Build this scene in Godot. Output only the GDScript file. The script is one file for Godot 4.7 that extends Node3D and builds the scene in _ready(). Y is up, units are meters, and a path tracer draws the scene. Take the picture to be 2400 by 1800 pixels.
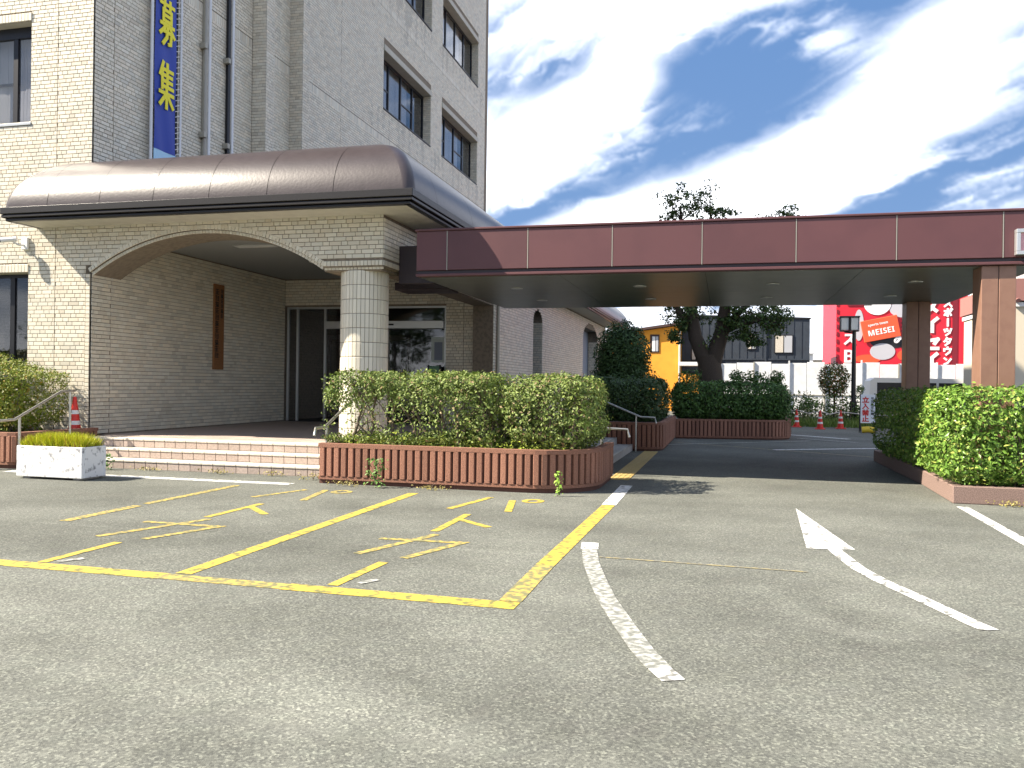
extends Node3D

# ------------------------------------------------------------------ helpers
var M := {}
var rng := RandomNumberGenerator.new()
var taken := {}

class MB:
	var v := PackedVector3Array()
	var n := PackedVector3Array()
	var c := PackedColorArray()
	var i := PackedInt32Array()
	var col := Color(1, 1, 1)
	func quad(a: Vector3, b: Vector3, d: Vector3, e: Vector3) -> void:
		var m := (b - a).cross(d - a)
		if m.length_squared() < 1e-14:
			m = (d - a).cross(e - a)
		m = m.normalized()
		var k := v.size()
		v.append(a); v.append(b); v.append(d); v.append(e)
		for q in 4:
			n.append(m)
			c.append(col)
		i.append_array(PackedInt32Array([k, k + 2, k + 1, k, k + 3, k + 2]))
	func tri(a: Vector3, b: Vector3, d: Vector3) -> void:
		var m := (b - a).cross(d - a).normalized()
		var k := v.size()
		v.append(a); v.append(b); v.append(d)
		for q in 3:
			n.append(m)
			c.append(col)
		i.append_array(PackedInt32Array([k, k + 2, k + 1]))
	func bx(x0: float, x1: float, y0: float, y1: float, z0: float, z1: float) -> void:
		obox(Vector3((x0 + x1) / 2, (y0 + y1) / 2, (z0 + z1) / 2), Vector3(absf(x1 - x0), absf(y1 - y0), absf(z1 - z0)) / 2, Basis.IDENTITY)
	func obox(o: Vector3, h: Vector3, b: Basis) -> void:
		var x := b.x * h.x
		var y := b.y * h.y
		var z := b.z * h.z
		quad(o - x - y + z, o + x - y + z, o + x + y + z, o - x + y + z)
		quad(o + x - y - z, o - x - y - z, o - x + y - z, o + x + y - z)
		quad(o + x - y + z, o + x - y - z, o + x + y - z, o + x + y + z)
		quad(o - x - y - z, o - x - y + z, o - x + y + z, o - x + y - z)
		quad(o - x + y + z, o + x + y + z, o + x + y - z, o - x + y - z)
		quad(o - x - y - z, o + x - y - z, o + x - y + z, o - x - y + z)
	# box with chamfered edges
	func cbx(x0: float, x1: float, y0: float, y1: float, z0: float, z1: float, k: float) -> void:
		cobox(Vector3((x0 + x1) / 2, (y0 + y1) / 2, (z0 + z1) / 2), Vector3(absf(x1 - x0), absf(y1 - y0), absf(z1 - z0)) / 2, Basis.IDENTITY, k)
	func cobox(o: Vector3, h: Vector3, b: Basis, k: float) -> void:
		var g := func(sx: float, sy: float, sz: float, ax: int) -> Vector3:
			var p := Vector3(sx * (h.x - (0.0 if ax == 0 else k)), sy * (h.y - (0.0 if ax == 1 else k)), sz * (h.z - (0.0 if ax == 2 else k)))
			return o + b * p
		for s: float in [-1.0, 1.0]:
			var f := [[g.call(s, -1, -1, 0), g.call(s, 1, -1, 0), g.call(s, 1, 1, 0), g.call(s, -1, 1, 0)], [g.call(-1, s, -1, 1), g.call(-1, s, 1, 1), g.call(1, s, 1, 1), g.call(1, s, -1, 1)], [g.call(-1, -1, s, 2), g.call(1, -1, s, 2), g.call(1, 1, s, 2), g.call(-1, 1, s, 2)]]
			for q in f:
				if s > 0: quad(q[0], q[1], q[2], q[3])
				else: quad(q[3], q[2], q[1], q[0])
		for a: float in [-1.0, 1.0]:
			for d: float in [-1.0, 1.0]:
				out(o, g.call(-1, a, d, 1), g.call(1, a, d, 1), g.call(1, a, d, 2), g.call(-1, a, d, 2))
				out(o, g.call(a, -1, d, 0), g.call(a, 1, d, 0), g.call(a, 1, d, 2), g.call(a, -1, d, 2))
				out(o, g.call(a, d, -1, 0), g.call(a, d, 1, 0), g.call(a, d, 1, 1), g.call(a, d, -1, 1))
				for e: float in [-1.0, 1.0]:
					var p: Vector3 = g.call(a, d, e, 0)
					var q: Vector3 = g.call(a, d, e, 1)
					var r: Vector3 = g.call(a, d, e, 2)
					if (q - p).cross(r - p).dot(p - o) > 0: tri(p, q, r)
					else: tri(p, r, q)
	func out(o: Vector3, a: Vector3, b: Vector3, d: Vector3, e: Vector3) -> void:
		if (b - a).cross(d - a).dot(a - o) > 0: quad(a, b, d, e)
		else: quad(e, d, b, a)
	# smooth grid from a function of (u, v) in 0..1; du x dv must point outwards
	func grid(f: Callable, nu: int, nv: int) -> void:
		var k := v.size()
		for a in nu + 1:
			for b in nv + 1:
				var u := float(a) / nu
				var w := float(b) / nv
				var p: Vector3 = f.call(u, w)
				var e := 0.002
				var du: Vector3 = f.call(minf(u + e, 1.0), w) - f.call(maxf(u - e, 0.0), w)
				var dv: Vector3 = f.call(u, minf(w + e, 1.0)) - f.call(u, maxf(w - e, 0.0))
				var m := du.cross(dv)
				v.append(p); n.append(m.normalized() if m.length_squared() > 1e-20 else Vector3.UP); c.append(col)
		for a in nu:
			for b in nv:
				var p := k + a * (nv + 1) + b
				i.append_array(PackedInt32Array([p, p + nv + 2, p + nv + 1, p, p + 1, p + nv + 2]))
	func tube(pts: Array, r0: float, r1: float, sides := 8, caps := true) -> void:
		var k := v.size()
		var m := pts.size()
		var prev := Vector3.ZERO
		for a in m:
			var d: Vector3 = (pts[mini(a + 1, m - 1)] - pts[maxi(a - 1, 0)]).normalized()
			var x := prev
			if a == 0:
				x = d.cross(Vector3.UP if absf(d.y) < 0.9 else Vector3.RIGHT).normalized()
			x = (x - d * x.dot(d)).normalized()
			prev = x
			var y := d.cross(x)
			var r := lerpf(r0, r1, float(a) / (m - 1))
			for s in sides:
				var t := TAU * s / sides
				var q := x * cos(t) + y * sin(t)
				v.append(pts[a] + q * r); n.append(q); c.append(col)
		for a in m - 1:
			for s in sides:
				var p := k + a * sides + s
				var q := k + a * sides + (s + 1) % sides
				i.append_array(PackedInt32Array([p, q + sides, q, p, p + sides, q + sides]))
		if caps:
			for e in [0, m - 1]:
				var h := v.size()
				var d: Vector3 = (pts[0] - pts[1]).normalized() if e == 0 else (pts[m - 1] - pts[m - 2]).normalized()
				for s in sides:
					v.append(v[k + e * sides + s]); n.append(d); c.append(col)
				for s in range(1, sides - 1):
					i.append_array(PackedInt32Array([h, h + s, h + s + 1] if e == 0 else [h, h + s + 1, h + s]))
	func lathe(o: Vector3, prof: Array, sides := 24) -> void:
		for a in prof.size() - 1:
			var p: Vector2 = prof[a]
			var q: Vector2 = prof[a + 1]
			var k := v.size()
			var t := (q - p)
			var nr := Vector2(t.y, -t.x).normalized()
			for s in sides + 1:
				var g := TAU * s / sides
				var d := Vector3(cos(g), 0, sin(g))
				v.append(o + d * p.x + Vector3.UP * p.y); v.append(o + d * q.x + Vector3.UP * q.y)
				for w in 2:
					n.append((d * nr.x + Vector3.UP * nr.y).normalized()); c.append(col)
			for s in sides:
				var b := k + s * 2
				i.append_array(PackedInt32Array([b, b + 2, b + 3, b, b + 3, b + 1]))
	# flat ribbon lying on the ground along 2-D points (x, z)
	func ribbon(pts: Array, w: float, y: float) -> void:
		for a in pts.size() - 1:
			var p := Vector3(pts[a][0], y, pts[a][1])
			var q := Vector3(pts[a + 1][0], y, pts[a + 1][1])
			var d := (q - p).normalized()
			var s := Vector3(-d.z, 0, d.x) * w / 2
			var sp := s
			var sq := s
			if a > 0:
				var d0 := (p - Vector3(pts[a - 1][0], y, pts[a - 1][1])).normalized()
				var t := (d0 + d).normalized()
				sp = Vector3(-t.z, 0, t.x) * w / 2 / maxf(0.5, t.dot(d))
			if a < pts.size() - 2:
				var d1 := (Vector3(pts[a + 2][0], y, pts[a + 2][1]) - q).normalized()
				var t := (d1 + d).normalized()
				sq = Vector3(-t.z, 0, t.x) * w / 2 / maxf(0.5, t.dot(d))
			quad(p - sp, p + sp, q + sq, q - sq)
	func mesh() -> ArrayMesh:
		var arr := []
		arr.resize(Mesh.ARRAY_MAX)
		arr[Mesh.ARRAY_VERTEX] = v
		arr[Mesh.ARRAY_NORMAL] = n
		arr[Mesh.ARRAY_COLOR] = c
		arr[Mesh.ARRAY_INDEX] = i
		var am := ArrayMesh.new()
		am.add_surface_from_arrays(Mesh.PRIMITIVE_TRIANGLES, arr)
		return am

func numbered(s: String) -> String:
	if not taken.has(s):
		taken[s] = 0
		return s
	taken[s] += 1
	return "%s_%03d" % [s, taken[s]]

func thing(called: String, label: String, category: String, at := Vector3.ZERO, group := "", turn := 0.0) -> Node3D:
	var o := Node3D.new()
	o.name = numbered(called)
	add_child(o)
	o.position = at
	o.rotation.y = turn
	o.set_meta("label", label)
	o.set_meta("category", category)
	if group != "": o.set_meta("group", group)
	return o

func put(called: String, mb: MB, mat: Material, parent: Node = self, label := "", kind := "") -> MeshInstance3D:
	return putm(called, mb.mesh(), mat, parent, Transform3D.IDENTITY, label, kind)

func putm(called: String, mesh: Mesh, mat: Material, parent: Node, t := Transform3D.IDENTITY, label := "", kind := "") -> MeshInstance3D:
	var o := MeshInstance3D.new()
	o.mesh = mesh
	o.material_override = mat
	o.transform = t
	o.name = numbered(called) if parent == self else called
	parent.add_child(o, true)
	if label != "": o.set_meta("label", label)
	if kind != "": o.set_meta("kind", kind)
	return o

func box(called: String, x0: float, x1: float, y0: float, y1: float, z0: float, z1: float, mat: Material, parent: Node = self, ch := 0.0) -> MeshInstance3D:
	var b := MB.new()
	if ch > 0.0: b.cbx(x0, x1, y0, y1, z0, z1, ch)
	else: b.bx(x0, x1, y0, y1, z0, z1)
	return put(called, b, mat, parent)

func many(called: String, mesh: Mesh, mat: Material, ts: Array, cs: Array, parent: Node, kind := "stuff") -> MultiMeshInstance3D:
	var mm := MultiMesh.new()
	mm.transform_format = MultiMesh.TRANSFORM_3D
	mm.use_colors = cs.size() > 0
	mm.mesh = mesh
	mm.instance_count = ts.size()
	for k in ts.size():
		mm.set_instance_transform(k, ts[k])
		if cs.size() > 0: mm.set_instance_color(k, cs[k])
	var o := MultiMeshInstance3D.new()
	o.multimesh = mm
	o.material_override = mat
	o.name = numbered(called) if parent == self else called
	parent.add_child(o, true)
	if kind != "": o.set_meta("kind", kind)
	return o

# linear colour -> material
func mat(r: float, g: float, b: float, rough := 0.8, metal := 0.0, spec := 0.5) -> StandardMaterial3D:
	var m := StandardMaterial3D.new()
	m.albedo_color = Color(r, g, b).linear_to_srgb()
	m.roughness = rough
	m.metallic = metal
	m.metallic_specular = spec
	return m

# a grainy variation of a material: a world-space noise between two multipliers of its colour
func grain(m: StandardMaterial3D, lo: Color, hi: Color, freq: float, scale: float, sd := 1, octaves := 4, contrast := 0.5, size := 512, mid := 0.5) -> StandardMaterial3D:
	var f := FastNoiseLite.new()
	f.seed = sd
	f.noise_type = FastNoiseLite.TYPE_SIMPLEX_SMOOTH
	f.frequency = freq
	f.fractal_octaves = octaves
	var t := NoiseTexture2D.new()
	t.width = size
	t.height = size
	t.seamless = true
	t.noise = f
	var gr := Gradient.new()
	gr.offsets = PackedFloat32Array([mid - contrast / 2, mid + contrast / 2])
	gr.colors = PackedColorArray([lo.linear_to_srgb(), hi.linear_to_srgb()])
	t.color_ramp = gr
	m.albedo_texture = t
	m.uv1_triplanar = true
	m.uv1_world_triplanar = true
	m.uv1_scale = Vector3.ONE / scale
	return m

func bump(m: StandardMaterial3D, freq: float, strength: float, sd := 7, size := 512, octaves := 3) -> StandardMaterial3D:
	var f := FastNoiseLite.new()
	f.seed = sd
	f.noise_type = FastNoiseLite.TYPE_SIMPLEX
	f.frequency = freq
	f.fractal_octaves = octaves
	var t := NoiseTexture2D.new()
	t.width = size
	t.height = size
	t.seamless = true
	t.as_normal_map = true
	t.bump_strength = strength
	t.noise = f
	m.normal_enabled = true
	m.normal_texture = t
	if not m.uv1_triplanar:
		m.uv1_triplanar = true
		m.uv1_world_triplanar = true
		m.uv1_scale = Vector3.ONE
	return m

# ------------------------------------------------------------------ writing
var GL := {
	"me": [[8, 9.3, 5, 4, 1.5, 0.7], [2.6, 6.6, 8, 2.4]],
	"i": [[8.6, 9.2, 5, 6, 1, 4.2], [5.6, 6.3, 5.6, 0.4]],
	"se": [[0.5, 5.6, 9.2, 7.2, 7.2, 4.2], [3.4, 9.6, 3.4, 2, 4.2, 1, 9.2, 1]],
	"su": [[1.5, 8.6, 8, 8.6, 5, 4.2, 1, 0.9], [5.6, 4.4, 9, 1]],
	"po": [[1, 7, 8.6, 7], [4.8, 9.6, 4.8, 1, 3.6, 1.6], [2.8, 5, 1, 2], [6.8, 5, 8.6, 2], [8.2, 9, 9, 9.8, 9.8, 9, 9, 8.2, 8.2, 9]],
	"bar": [[5, 9.2, 5, 0.8]],
	"tsu": [[1, 8, 2, 5.4], [4, 8.8, 5, 6.2], [9, 8.6, 7.2, 4, 3, 1]],
	"ta": [[4.2, 9.6, 3, 7, 1, 5], [3.6, 8, 8.6, 8, 7, 4, 2.4, 0.7], [3.2, 5.6, 6.6, 3.6]],
	"u": [[5, 10, 5, 8], [1.2, 5.4, 1.2, 7.8, 8.8, 7.8, 7.4, 4, 3.4, 0.9]],
	"n": [[1.4, 8.2, 3.6, 6.6], [1.4, 1, 5, 2.6, 9, 7.2]],
	"tachi": [[5, 10, 5, 8.2], [1, 7.6, 9, 7.6], [2.8, 6.4, 3.8, 2.4], [7.4, 6.4, 6.2, 2.4], [0.4, 1, 9.6, 1]],
	"iri": [[3, 9.2, 5, 8.6, 4.8, 6, 0.8, 0.6], [5, 6.6, 9.4, 0.6]],
	"kin": [[0.6, 8, 4.6, 8], [2.7, 10, 2.7, 5], [2.7, 7.8, 0.7, 5.4], [2.7, 7.6, 4.4, 5.8], [5.4, 8, 9.6, 8], [7.4, 10, 7.4, 5], [7.4, 7.8, 5.4, 5.4], [7.4, 7.6, 9.4, 5.6], [2.4, 4.2, 7.6, 4.2], [0.8, 2.8, 9.2, 2.8], [5, 2.8, 5, 0], [3, 1.8, 1.6, 0.4], [7, 1.8, 8.4, 0.4]],
	"shi": [[5.2, 9.6, 5.2, 1], [5.2, 5.6, 8.8, 5.6], [2, 6.6, 2, 1], [0.4, 1, 9.6, 1]],
	"bo": [[0.6, 9, 9.4, 9], [3.2, 10, 3.2, 8.1], [6.8, 10, 6.8, 8.1], [2.4, 7.6, 7.6, 7.6, 7.6, 5.2, 2.4, 5.2, 2.4, 7.6], [2.4, 6.4, 7.6, 6.4], [0.8, 4.3, 9.2, 4.3], [4.2, 5.2, 3, 3.4, 0.4, 2], [6, 4.3, 9.6, 2.2], [2.6, 2.7, 7.6, 2.7, 7.2, 0.3, 6, 0.1], [5, 3.6, 4.6, 1.5, 2.2, -0.2]],
	"shu": [[2.8, 10, 0.8, 7], [2.2, 8.3, 2.2, 4], [2.2, 8.4, 9, 8.4], [2.4, 7.1, 8.5, 7.1], [2.4, 5.8, 8.5, 5.8], [2.2, 4.5, 9.2, 4.5], [5.4, 9.8, 5.4, 4.5], [0.6, 3, 9.4, 3], [5, 4.3, 5, -0.3], [4.6, 2.8, 0.8, 0.2], [5.4, 2.8, 9.2, 0.2]],
	# unreadable characters in the photograph: only their dark ink is copied
	"ink1": [[1, 9, 9, 9], [5, 10, 5, 0], [1, 5.6, 9, 5.6], [2, 3, 8, 3], [1, 0.6, 9, 0.6]],
	"ink2": [[2, 9.5, 2, 1], [4, 8.6, 9, 8.6, 8.4, 1], [4, 6, 8.4, 6], [4, 3.4, 8.4, 3.4], [4, 0.8, 9, 0.8]],
	"ink3": [[1, 8.2, 9, 8.2], [3, 10, 3, 7], [7, 10, 7, 7], [1.6, 5.8, 8.4, 5.8, 8.4, 3.4, 1.6, 3.4, 1.6, 5.8], [5, 5.8, 5, 0], [4.6, 3, 1, 0.4], [5.4, 3, 9, 0.4]],
}

# strokes of a glyph in the plane (right, up) at o (its lower left corner), w x h metres; t stroke width
func glyph(b: MB, g: String, o: Vector3, r: Vector3, u: Vector3, w: float, h: float, t: float, depth := 0.004) -> void:
	var nrm := r.cross(u).normalized()
	var k := 0
	for st in GL[g]:
		for a in range(0, st.size() - 2, 2):
			var p: Vector3 = o + r * (st[a] * w / 10.0) + u * (st[a + 1] * h / 10.0)
			var q: Vector3 = o + r * (st[a + 2] * w / 10.0) + u * (st[a + 3] * h / 10.0)
			var d := (q - p).normalized()
			var s := nrm.cross(d).normalized()
			var hh := depth / 2 + 0.0004 * k
			b.obox((p + q) / 2 + nrm * hh, Vector3((q - p).length() / 2 + t * 0.4, t / 2, hh), Basis(d, s, nrm))
			k += 1

# ------------------------------------------------------------------ bricks
const RP := 0.0715
const JT := 0.0095
const STR := 0.213
const PER := 0.328
var brick_mesh: ArrayMesh

func make_brick_mesh() -> void:
	var b := MB.new()
	var cx := 0.014
	var cy := 0.045
	var cz := 0.75
	var F := [Vector3(-0.5 + cx, -0.5 + cy, 1), Vector3(0.5 - cx, -0.5 + cy, 1), Vector3(0.5 - cx, 0.5 - cy, 1), Vector3(-0.5 + cx, 0.5 - cy, 1)]
	var E := [Vector3(-0.5, -0.5, cz), Vector3(0.5, -0.5, cz), Vector3(0.5, 0.5, cz), Vector3(-0.5, 0.5, cz)]
	var G := [Vector3(-0.5, -0.5, 0), Vector3(0.5, -0.5, 0), Vector3(0.5, 0.5, 0), Vector3(-0.5, 0.5, 0)]
	b.quad(F[0], F[1], F[2], F[3])
	for k in 4:
		var j := (k + 1) % 4
		b.quad(E[k], E[j], F[j], F[k])
		b.quad(G[k], G[j], E[j], E[k])
	brick_mesh = b.mesh()

func brick_at(o: Vector3, r: Vector3, u: Vector3, n: Vector3, s0: float, s1: float, t0: float, t1: float, d := 0.013) -> Transform3D:
	return Transform3D(Basis(r * (s1 - s0), u * (t1 - t0), n * d), o + r * ((s0 + s1) / 2) + u * ((t0 + t1) / 2))

func brick_tone() -> Color:
	var k := rng.randf_range(0.86, 1.06)
	var w := rng.randf_range(-0.03, 0.03)
	if rng.randf() < 0.06: k *= 0.86
	return Color(k * (1.0 + w), k, k * (1.0 - w))

# rows of stretcher + header; ranges(t) gives the solid intervals of a row; cuts are movement joints
func lay(out: Array, o: Vector3, r: Vector3, u: Vector3, n: Vector3, t0: float, t1: float, ranges: Callable, cuts := [], rowbase := 0.0) -> void:
	var k0 := int(ceil((t0 - rowbase) / RP - 0.001))
	var k := k0
	while rowbase + (k + 1) * RP <= t1 + 0.002:
		var t := rowbase + k * RP
		var iv: Array = ranges.call(t + RP / 2)
		for seg in iv:
			var parts := [[seg[0], seg[1]]]
			for c in cuts:
				var nx := []
				for p in parts:
					if c > p[0] and c < p[1]:
						nx.append([p[0], c - 0.001]); nx.append([c + 0.007, p[1]])
					else: nx.append(p)
				parts = nx
			for p in parts:
				var off := PER * 0.5 * (absi(k) % 2) + PER * 0.25 * (absi(k / 2) % 2)
				var s: float = floorf((p[0] - off) / PER) * PER + off
				while s < p[1]:
					for e in [[s, s + STR - JT], [s + STR, s + PER - JT]]:
						var a: float = maxf(e[0], p[0] + 0.003)
						var b: float = minf(e[1], p[1] - 0.003)
						if b - a > 0.012:
							out.append(brick_at(o, r, u, n, a, b, t + JT / 2, t + RP - JT / 2))
					s += PER
		k += 1

# ------------------------------------------------------------------ plants
var leaf_mesh: ArrayMesh
var blade_mesh: ArrayMesh

func make_leaf_meshes() -> void:
	var b := MB.new()
	# a pointed leaf 1 long (z), 0.5 wide, folded along its rib
	var p := [Vector3(0, 0, 0), Vector3(0.25, 0.06, 0.42), Vector3(0, 0, 0.5), Vector3(-0.25, 0.06, 0.42), Vector3(0, -0.06, 1)]
	b.tri(p[0], p[2], p[1])
	b.tri(p[2], p[4], p[1])
	b.tri(p[0], p[3], p[2])
	b.tri(p[2], p[3], p[4])
	leaf_mesh = b.mesh()
	b = MB.new()
	var q := [Vector3(-0.02, 0, 0), Vector3(0.02, 0, 0), Vector3(-0.018, 0.5, 0.05), Vector3(0.018, 0.5, 0.05), Vector3(0, 1, 0.22)]
	b.quad(q[0], q[1], q[3], q[2])
	b.tri(q[2], q[3], q[4])
	blade_mesh = b.mesh()

func leaf_at(p: Vector3, nrm: Vector3, size: float) -> Transform3D:
	var z := Vector3(rng.randfn(), rng.randfn(), rng.randfn())
	z = (z - nrm * z.dot(nrm) * 0.8).normalized()
	var x := nrm.cross(z).normalized()
	var y := z.cross(x)
	return Transform3D(Basis(x * size, y * size, z * size), p - z * size * 0.4)

# leaves in a box with rounded corners, thick near its faces; keep(p) in 0..1 thins it out
func box_leaves(ts: Array, cs: Array, lo: Vector3, hi: Vector3, count: int, size: float, keep: Callable, tone: Callable, lump := 0.08, rad := 0.22) -> void:
	var nz := FastNoiseLite.new()
	nz.seed = 11
	nz.frequency = 1.3
	var c := (lo + hi) / 2
	var h := (hi - lo) / 2
	var made := 0
	var tries := 0
	while made < count and tries < count * 8:
		tries += 1
		var q := Vector3(rng.randf_range(-1, 1), rng.randf_range(-1, 1), rng.randf_range(-1, 1))
		var deep := 0.0
		if rng.randf() < 0.82:
			# onto a face, weighted by area
			var ax := h.y * h.z
			var ay := h.x * h.z
			var az := h.x * h.y
			var g := rng.randf() * (ax + ay + az)
			deep = absf(rng.randfn()) * 0.07
			if g < ax: q.x = signf(q.x)
			elif g < ax + ay: q.y = signf(q.y)
			else: q.z = signf(q.z)
		var p := q * h
		# round the corners
		var inner := Vector3(maxf(h.x - rad, 0.02), maxf(h.y - rad, 0.02), maxf(h.z - rad, 0.02))
		var cl := p.clamp(-inner, inner)
		var d := p - cl
		if d.length() > rad: p = cl + d.normalized() * rad
		var nrm := (p - p.clamp(-inner * 0.9, inner * 0.9))
		nrm = nrm.normalized() if nrm.length() > 0.001 else Vector3.UP
		var w := nz.get_noise_3dv((c + p) * 2.2) + 0.6 * nz.get_noise_3dv((c + p) * 5.5)
		p += nrm * (w * lump - deep)
		var wp := c + p
		if rng.randf() > keep.call(wp): continue
		var nn := (nrm + Vector3(rng.randfn(), rng.randfn() + 0.5, rng.randfn()) * 0.55).normalized()
		ts.append(leaf_at(wp, nn, size * rng.randf_range(0.5, 1.45)))
		cs.append(tone.call(wp))
		made += 1

func blob_leaves(ts: Array, cs: Array, c: Vector3, r: Vector3, count: int, size: float, tone: Callable, hollow := 0.55) -> void:
	var nz := FastNoiseLite.new()
	nz.seed = 5
	nz.frequency = 0.9
	for k in count:
		var d := Vector3(rng.randfn(), rng.randfn(), rng.randfn()).normalized()
		var f := pow(rng.randf_range(hollow * hollow * hollow, 1.0), 1.0 / 3.0)
		f *= 1.0 + 0.22 * nz.get_noise_3dv(d * 2.4 + c)
		var nn := (d + Vector3(rng.randfn(), rng.randfn() + 0.4, rng.randfn()) * 0.6).normalized()
		var p := c + d * r * f
		ts.append(leaf_at(p, nn, size * rng.randf_range(0.6, 1.3)))
		cs.append(tone.call(p))

func tone_of(a: Color, b: Color, odd := Color(0, 0, 0), share := 0.0) -> Callable:
	return func(_p: Vector3) -> Color:
		if share > 0.0 and rng.randf() < share: return odd * rng.randf_range(0.8, 1.2)
		return a.lerp(b, rng.randf()) * rng.randf_range(0.8, 1.2)


# ------------------------------------------------------------------ camera, sky, sun
func set_view() -> void:
	var cam := Camera3D.new()
	cam.name = "camera"
	cam.fov = 49.19
	cam.near = 0.1
	cam.far = 2000.0
	cam.position = Vector3(0, 1.4, 0)
	cam.rotation_order = EULER_ORDER_YXZ
	cam.rotation = Vector3(deg_to_rad(0.0767), deg_to_rad(14.2458), deg_to_rad(0.7435))
	add_child(cam)
	cam.current = true

	var sun := DirectionalLight3D.new()
	sun.name = "sun"
	sun.light_energy = SUN_ENERGY
	sun.light_angular_distance = 0.5
	sun.light_color = Color(1.0, 0.955, 0.88)
	sun.shadow_enabled = true
	add_child(sun)
	sun.look_at_from_position(Vector3.ZERO, Vector3(1.07, -1.0, -0.39), Vector3.UP)

	var env := Environment.new()
	env.background_mode = Environment.BG_SKY
	env.sky = Sky.new()
	var pm := PanoramaSkyMaterial.new()
	pm.panorama = sky_picture()
	env.sky.sky_material = pm
	env.background_energy_multiplier = SKY_ENERGY
	env.tonemap_mode = Environment.TONE_MAPPER_LINEAR
	env.tonemap_exposure = EXPOSURE
	env.sdfgi_enabled = true
	env.ssao_enabled = true
	env.ssil_enabled = true
	var we := WorldEnvironment.new()
	we.name = "world"
	we.environment = env
	add_child(we)

const SUN_ENERGY := 1.6
const SKY_ENERGY := 0.72
const EXPOSURE := 2.85

# wind-drawn cirrus over a blue sky, as air and cloud only; azimuth 0 is -Z, growing towards +X
func sky_picture() -> ImageTexture:
	f1.seed = 3
	f1.frequency = 1.0
	f1.fractal_octaves = 5
	f1.noise_type = FastNoiseLite.TYPE_SIMPLEX_SMOOTH
	f2.seed = 21
	f2.frequency = 1.0
	f2.fractal_octaves = 6
	f2.fractal_gain = 0.58
	f2.noise_type = FastNoiseLite.TYPE_SIMPLEX_SMOOTH
	# the whole sky coarsely, then the part towards the scene again at full sharpness: the same function of direction
	var img := Image.create(768, 384, false, Image.FORMAT_RGBAF)
	for j in 384:
		for q in 768: img.set_pixel(q, j, sky_at(TAU * (q + 0.5) / 768, (0.5 - (j + 0.5) / 384) * PI))
	var W := 3072
	var H := 1536
	img.resize(W, H, Image.INTERPOLATE_BILINEAR)
	for j in range(490, 775):
		for q in range(0, 270): img.set_pixel(q, j, sky_at(TAU * (q + 0.5) / W, (0.5 - (j + 0.5) / H) * PI))
		for q in range(W - 320, W): img.set_pixel(q, j, sky_at(TAU * (q + 0.5) / W, (0.5 - (j + 0.5) / H) * PI))
	return ImageTexture.create_from_image(img)

var f1 := FastNoiseLite.new()
var f2 := FastNoiseLite.new()
# cloud banks and clear lanes: azimuth, elevation, half length, half width (degrees), tilt, amount
const BANKS := [
	[-15, 24.5, 7, 1.6, 22, 0.34], [-5, 25.0, 8, 2.2, -4, 0.42], [-10, 18.2, 7, 1.7, 14, 0.36], [-14, 14.5, 6, 2.2, 12, 0.4], [-6.4, 18.5, 1.6, 3.6, 12, 0.3],
	[-9, 10.2, 7, 1.9, 8, 0.46], [0, 11.4, 9, 2.6, 18, 0.42], [8, 16, 8, 3.0, 28, 0.42], [12, 20, 6, 2.4, 34, 0.3], [6.4, 21.6, 1.8, 1.1, 20, 0.34],
	[2.5, 20.5, 6, 2.8, 6, -0.42], [-2.5, 15.6, 6.5, 1.3, 14, -0.42], [-13, 11.6, 3.8, 1.2, 14, -0.42], [9.5, 24, 5, 1.8, 30, -0.3],
	[-12, 20.0, 3.4, 1.1, 22, -0.32], [13, 11.5, 6, 1.6, 6, -0.3], [2, 6.5, 22, 2.6, 0, 0.3]]

func sky_at(az: float, el: float) -> Color:
	if az > PI: az -= TAU
	var s := sin(el)
	var ce := cos(el)
	if s < -0.03: return Color(0.12, 0.12, 0.11)
	var blue := Color(0.066, 0.142, 0.305).lerp(Color(0.14, 0.225, 0.37), pow(1.0 - maxf(s, 0.0), 3.0))
	var p := Vector2(sin(az) * ce, -cos(az) * ce) / (maxf(s, 0.0) + 0.16)
	# drawn out along the wind, which blows towards azimuth -47
	var w := Vector2(-0.738 * p.x - 0.674 * p.y, 0.674 * p.x - 0.738 * p.y)
	var wob := f2.get_noise_2d(w.x * 0.5 + 9, w.y * 0.5) * 0.5
	var a := f1.get_noise_2d(w.x * 0.42, w.y * 1.15 + wob)
	var fine := f2.get_noise_2d(w.x * 0.95 + wob * 1.6, w.y * 3.4 + wob * 2.2)
	var wisp := f2.get_noise_2d(w.x * 2.6 + 31 + wob * 3.0, w.y * 9.0 + fine * 1.6)
	var cov := 0.43 + a * 0.42 + fine * 0.30 + wisp * 0.26
	var ad := rad_to_deg(az)
	var ed := rad_to_deg(el)
	if absf(ad) < 50 and ed < 40:
		for k in BANKS:
			var x: float = (ad - k[0]) * ce
			var y: float = ed - k[1]
			var t: float = deg_to_rad(k[4])
			var gx: float = (x * cos(t) + y * sin(t)) / k[2] + wisp * 0.3
			var gy: float = (-x * sin(t) + y * cos(t)) / k[3] + fine * 0.8 + wisp * 0.4
			cov += 0.85 * k[5] * exp(-(gx * gx + gy * gy))
	cov = lerpf(0.85, cov, smoothstep(0.0, 0.12, s))
	var m := smoothstep(0.18, 1.02, cov)
	var c := blue.lerp(Color(1.08, 1.1, 1.15) * (1.0 + 0.1 * fine), m)
	return Color(c.r, c.g, c.b, 1.0)

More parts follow.
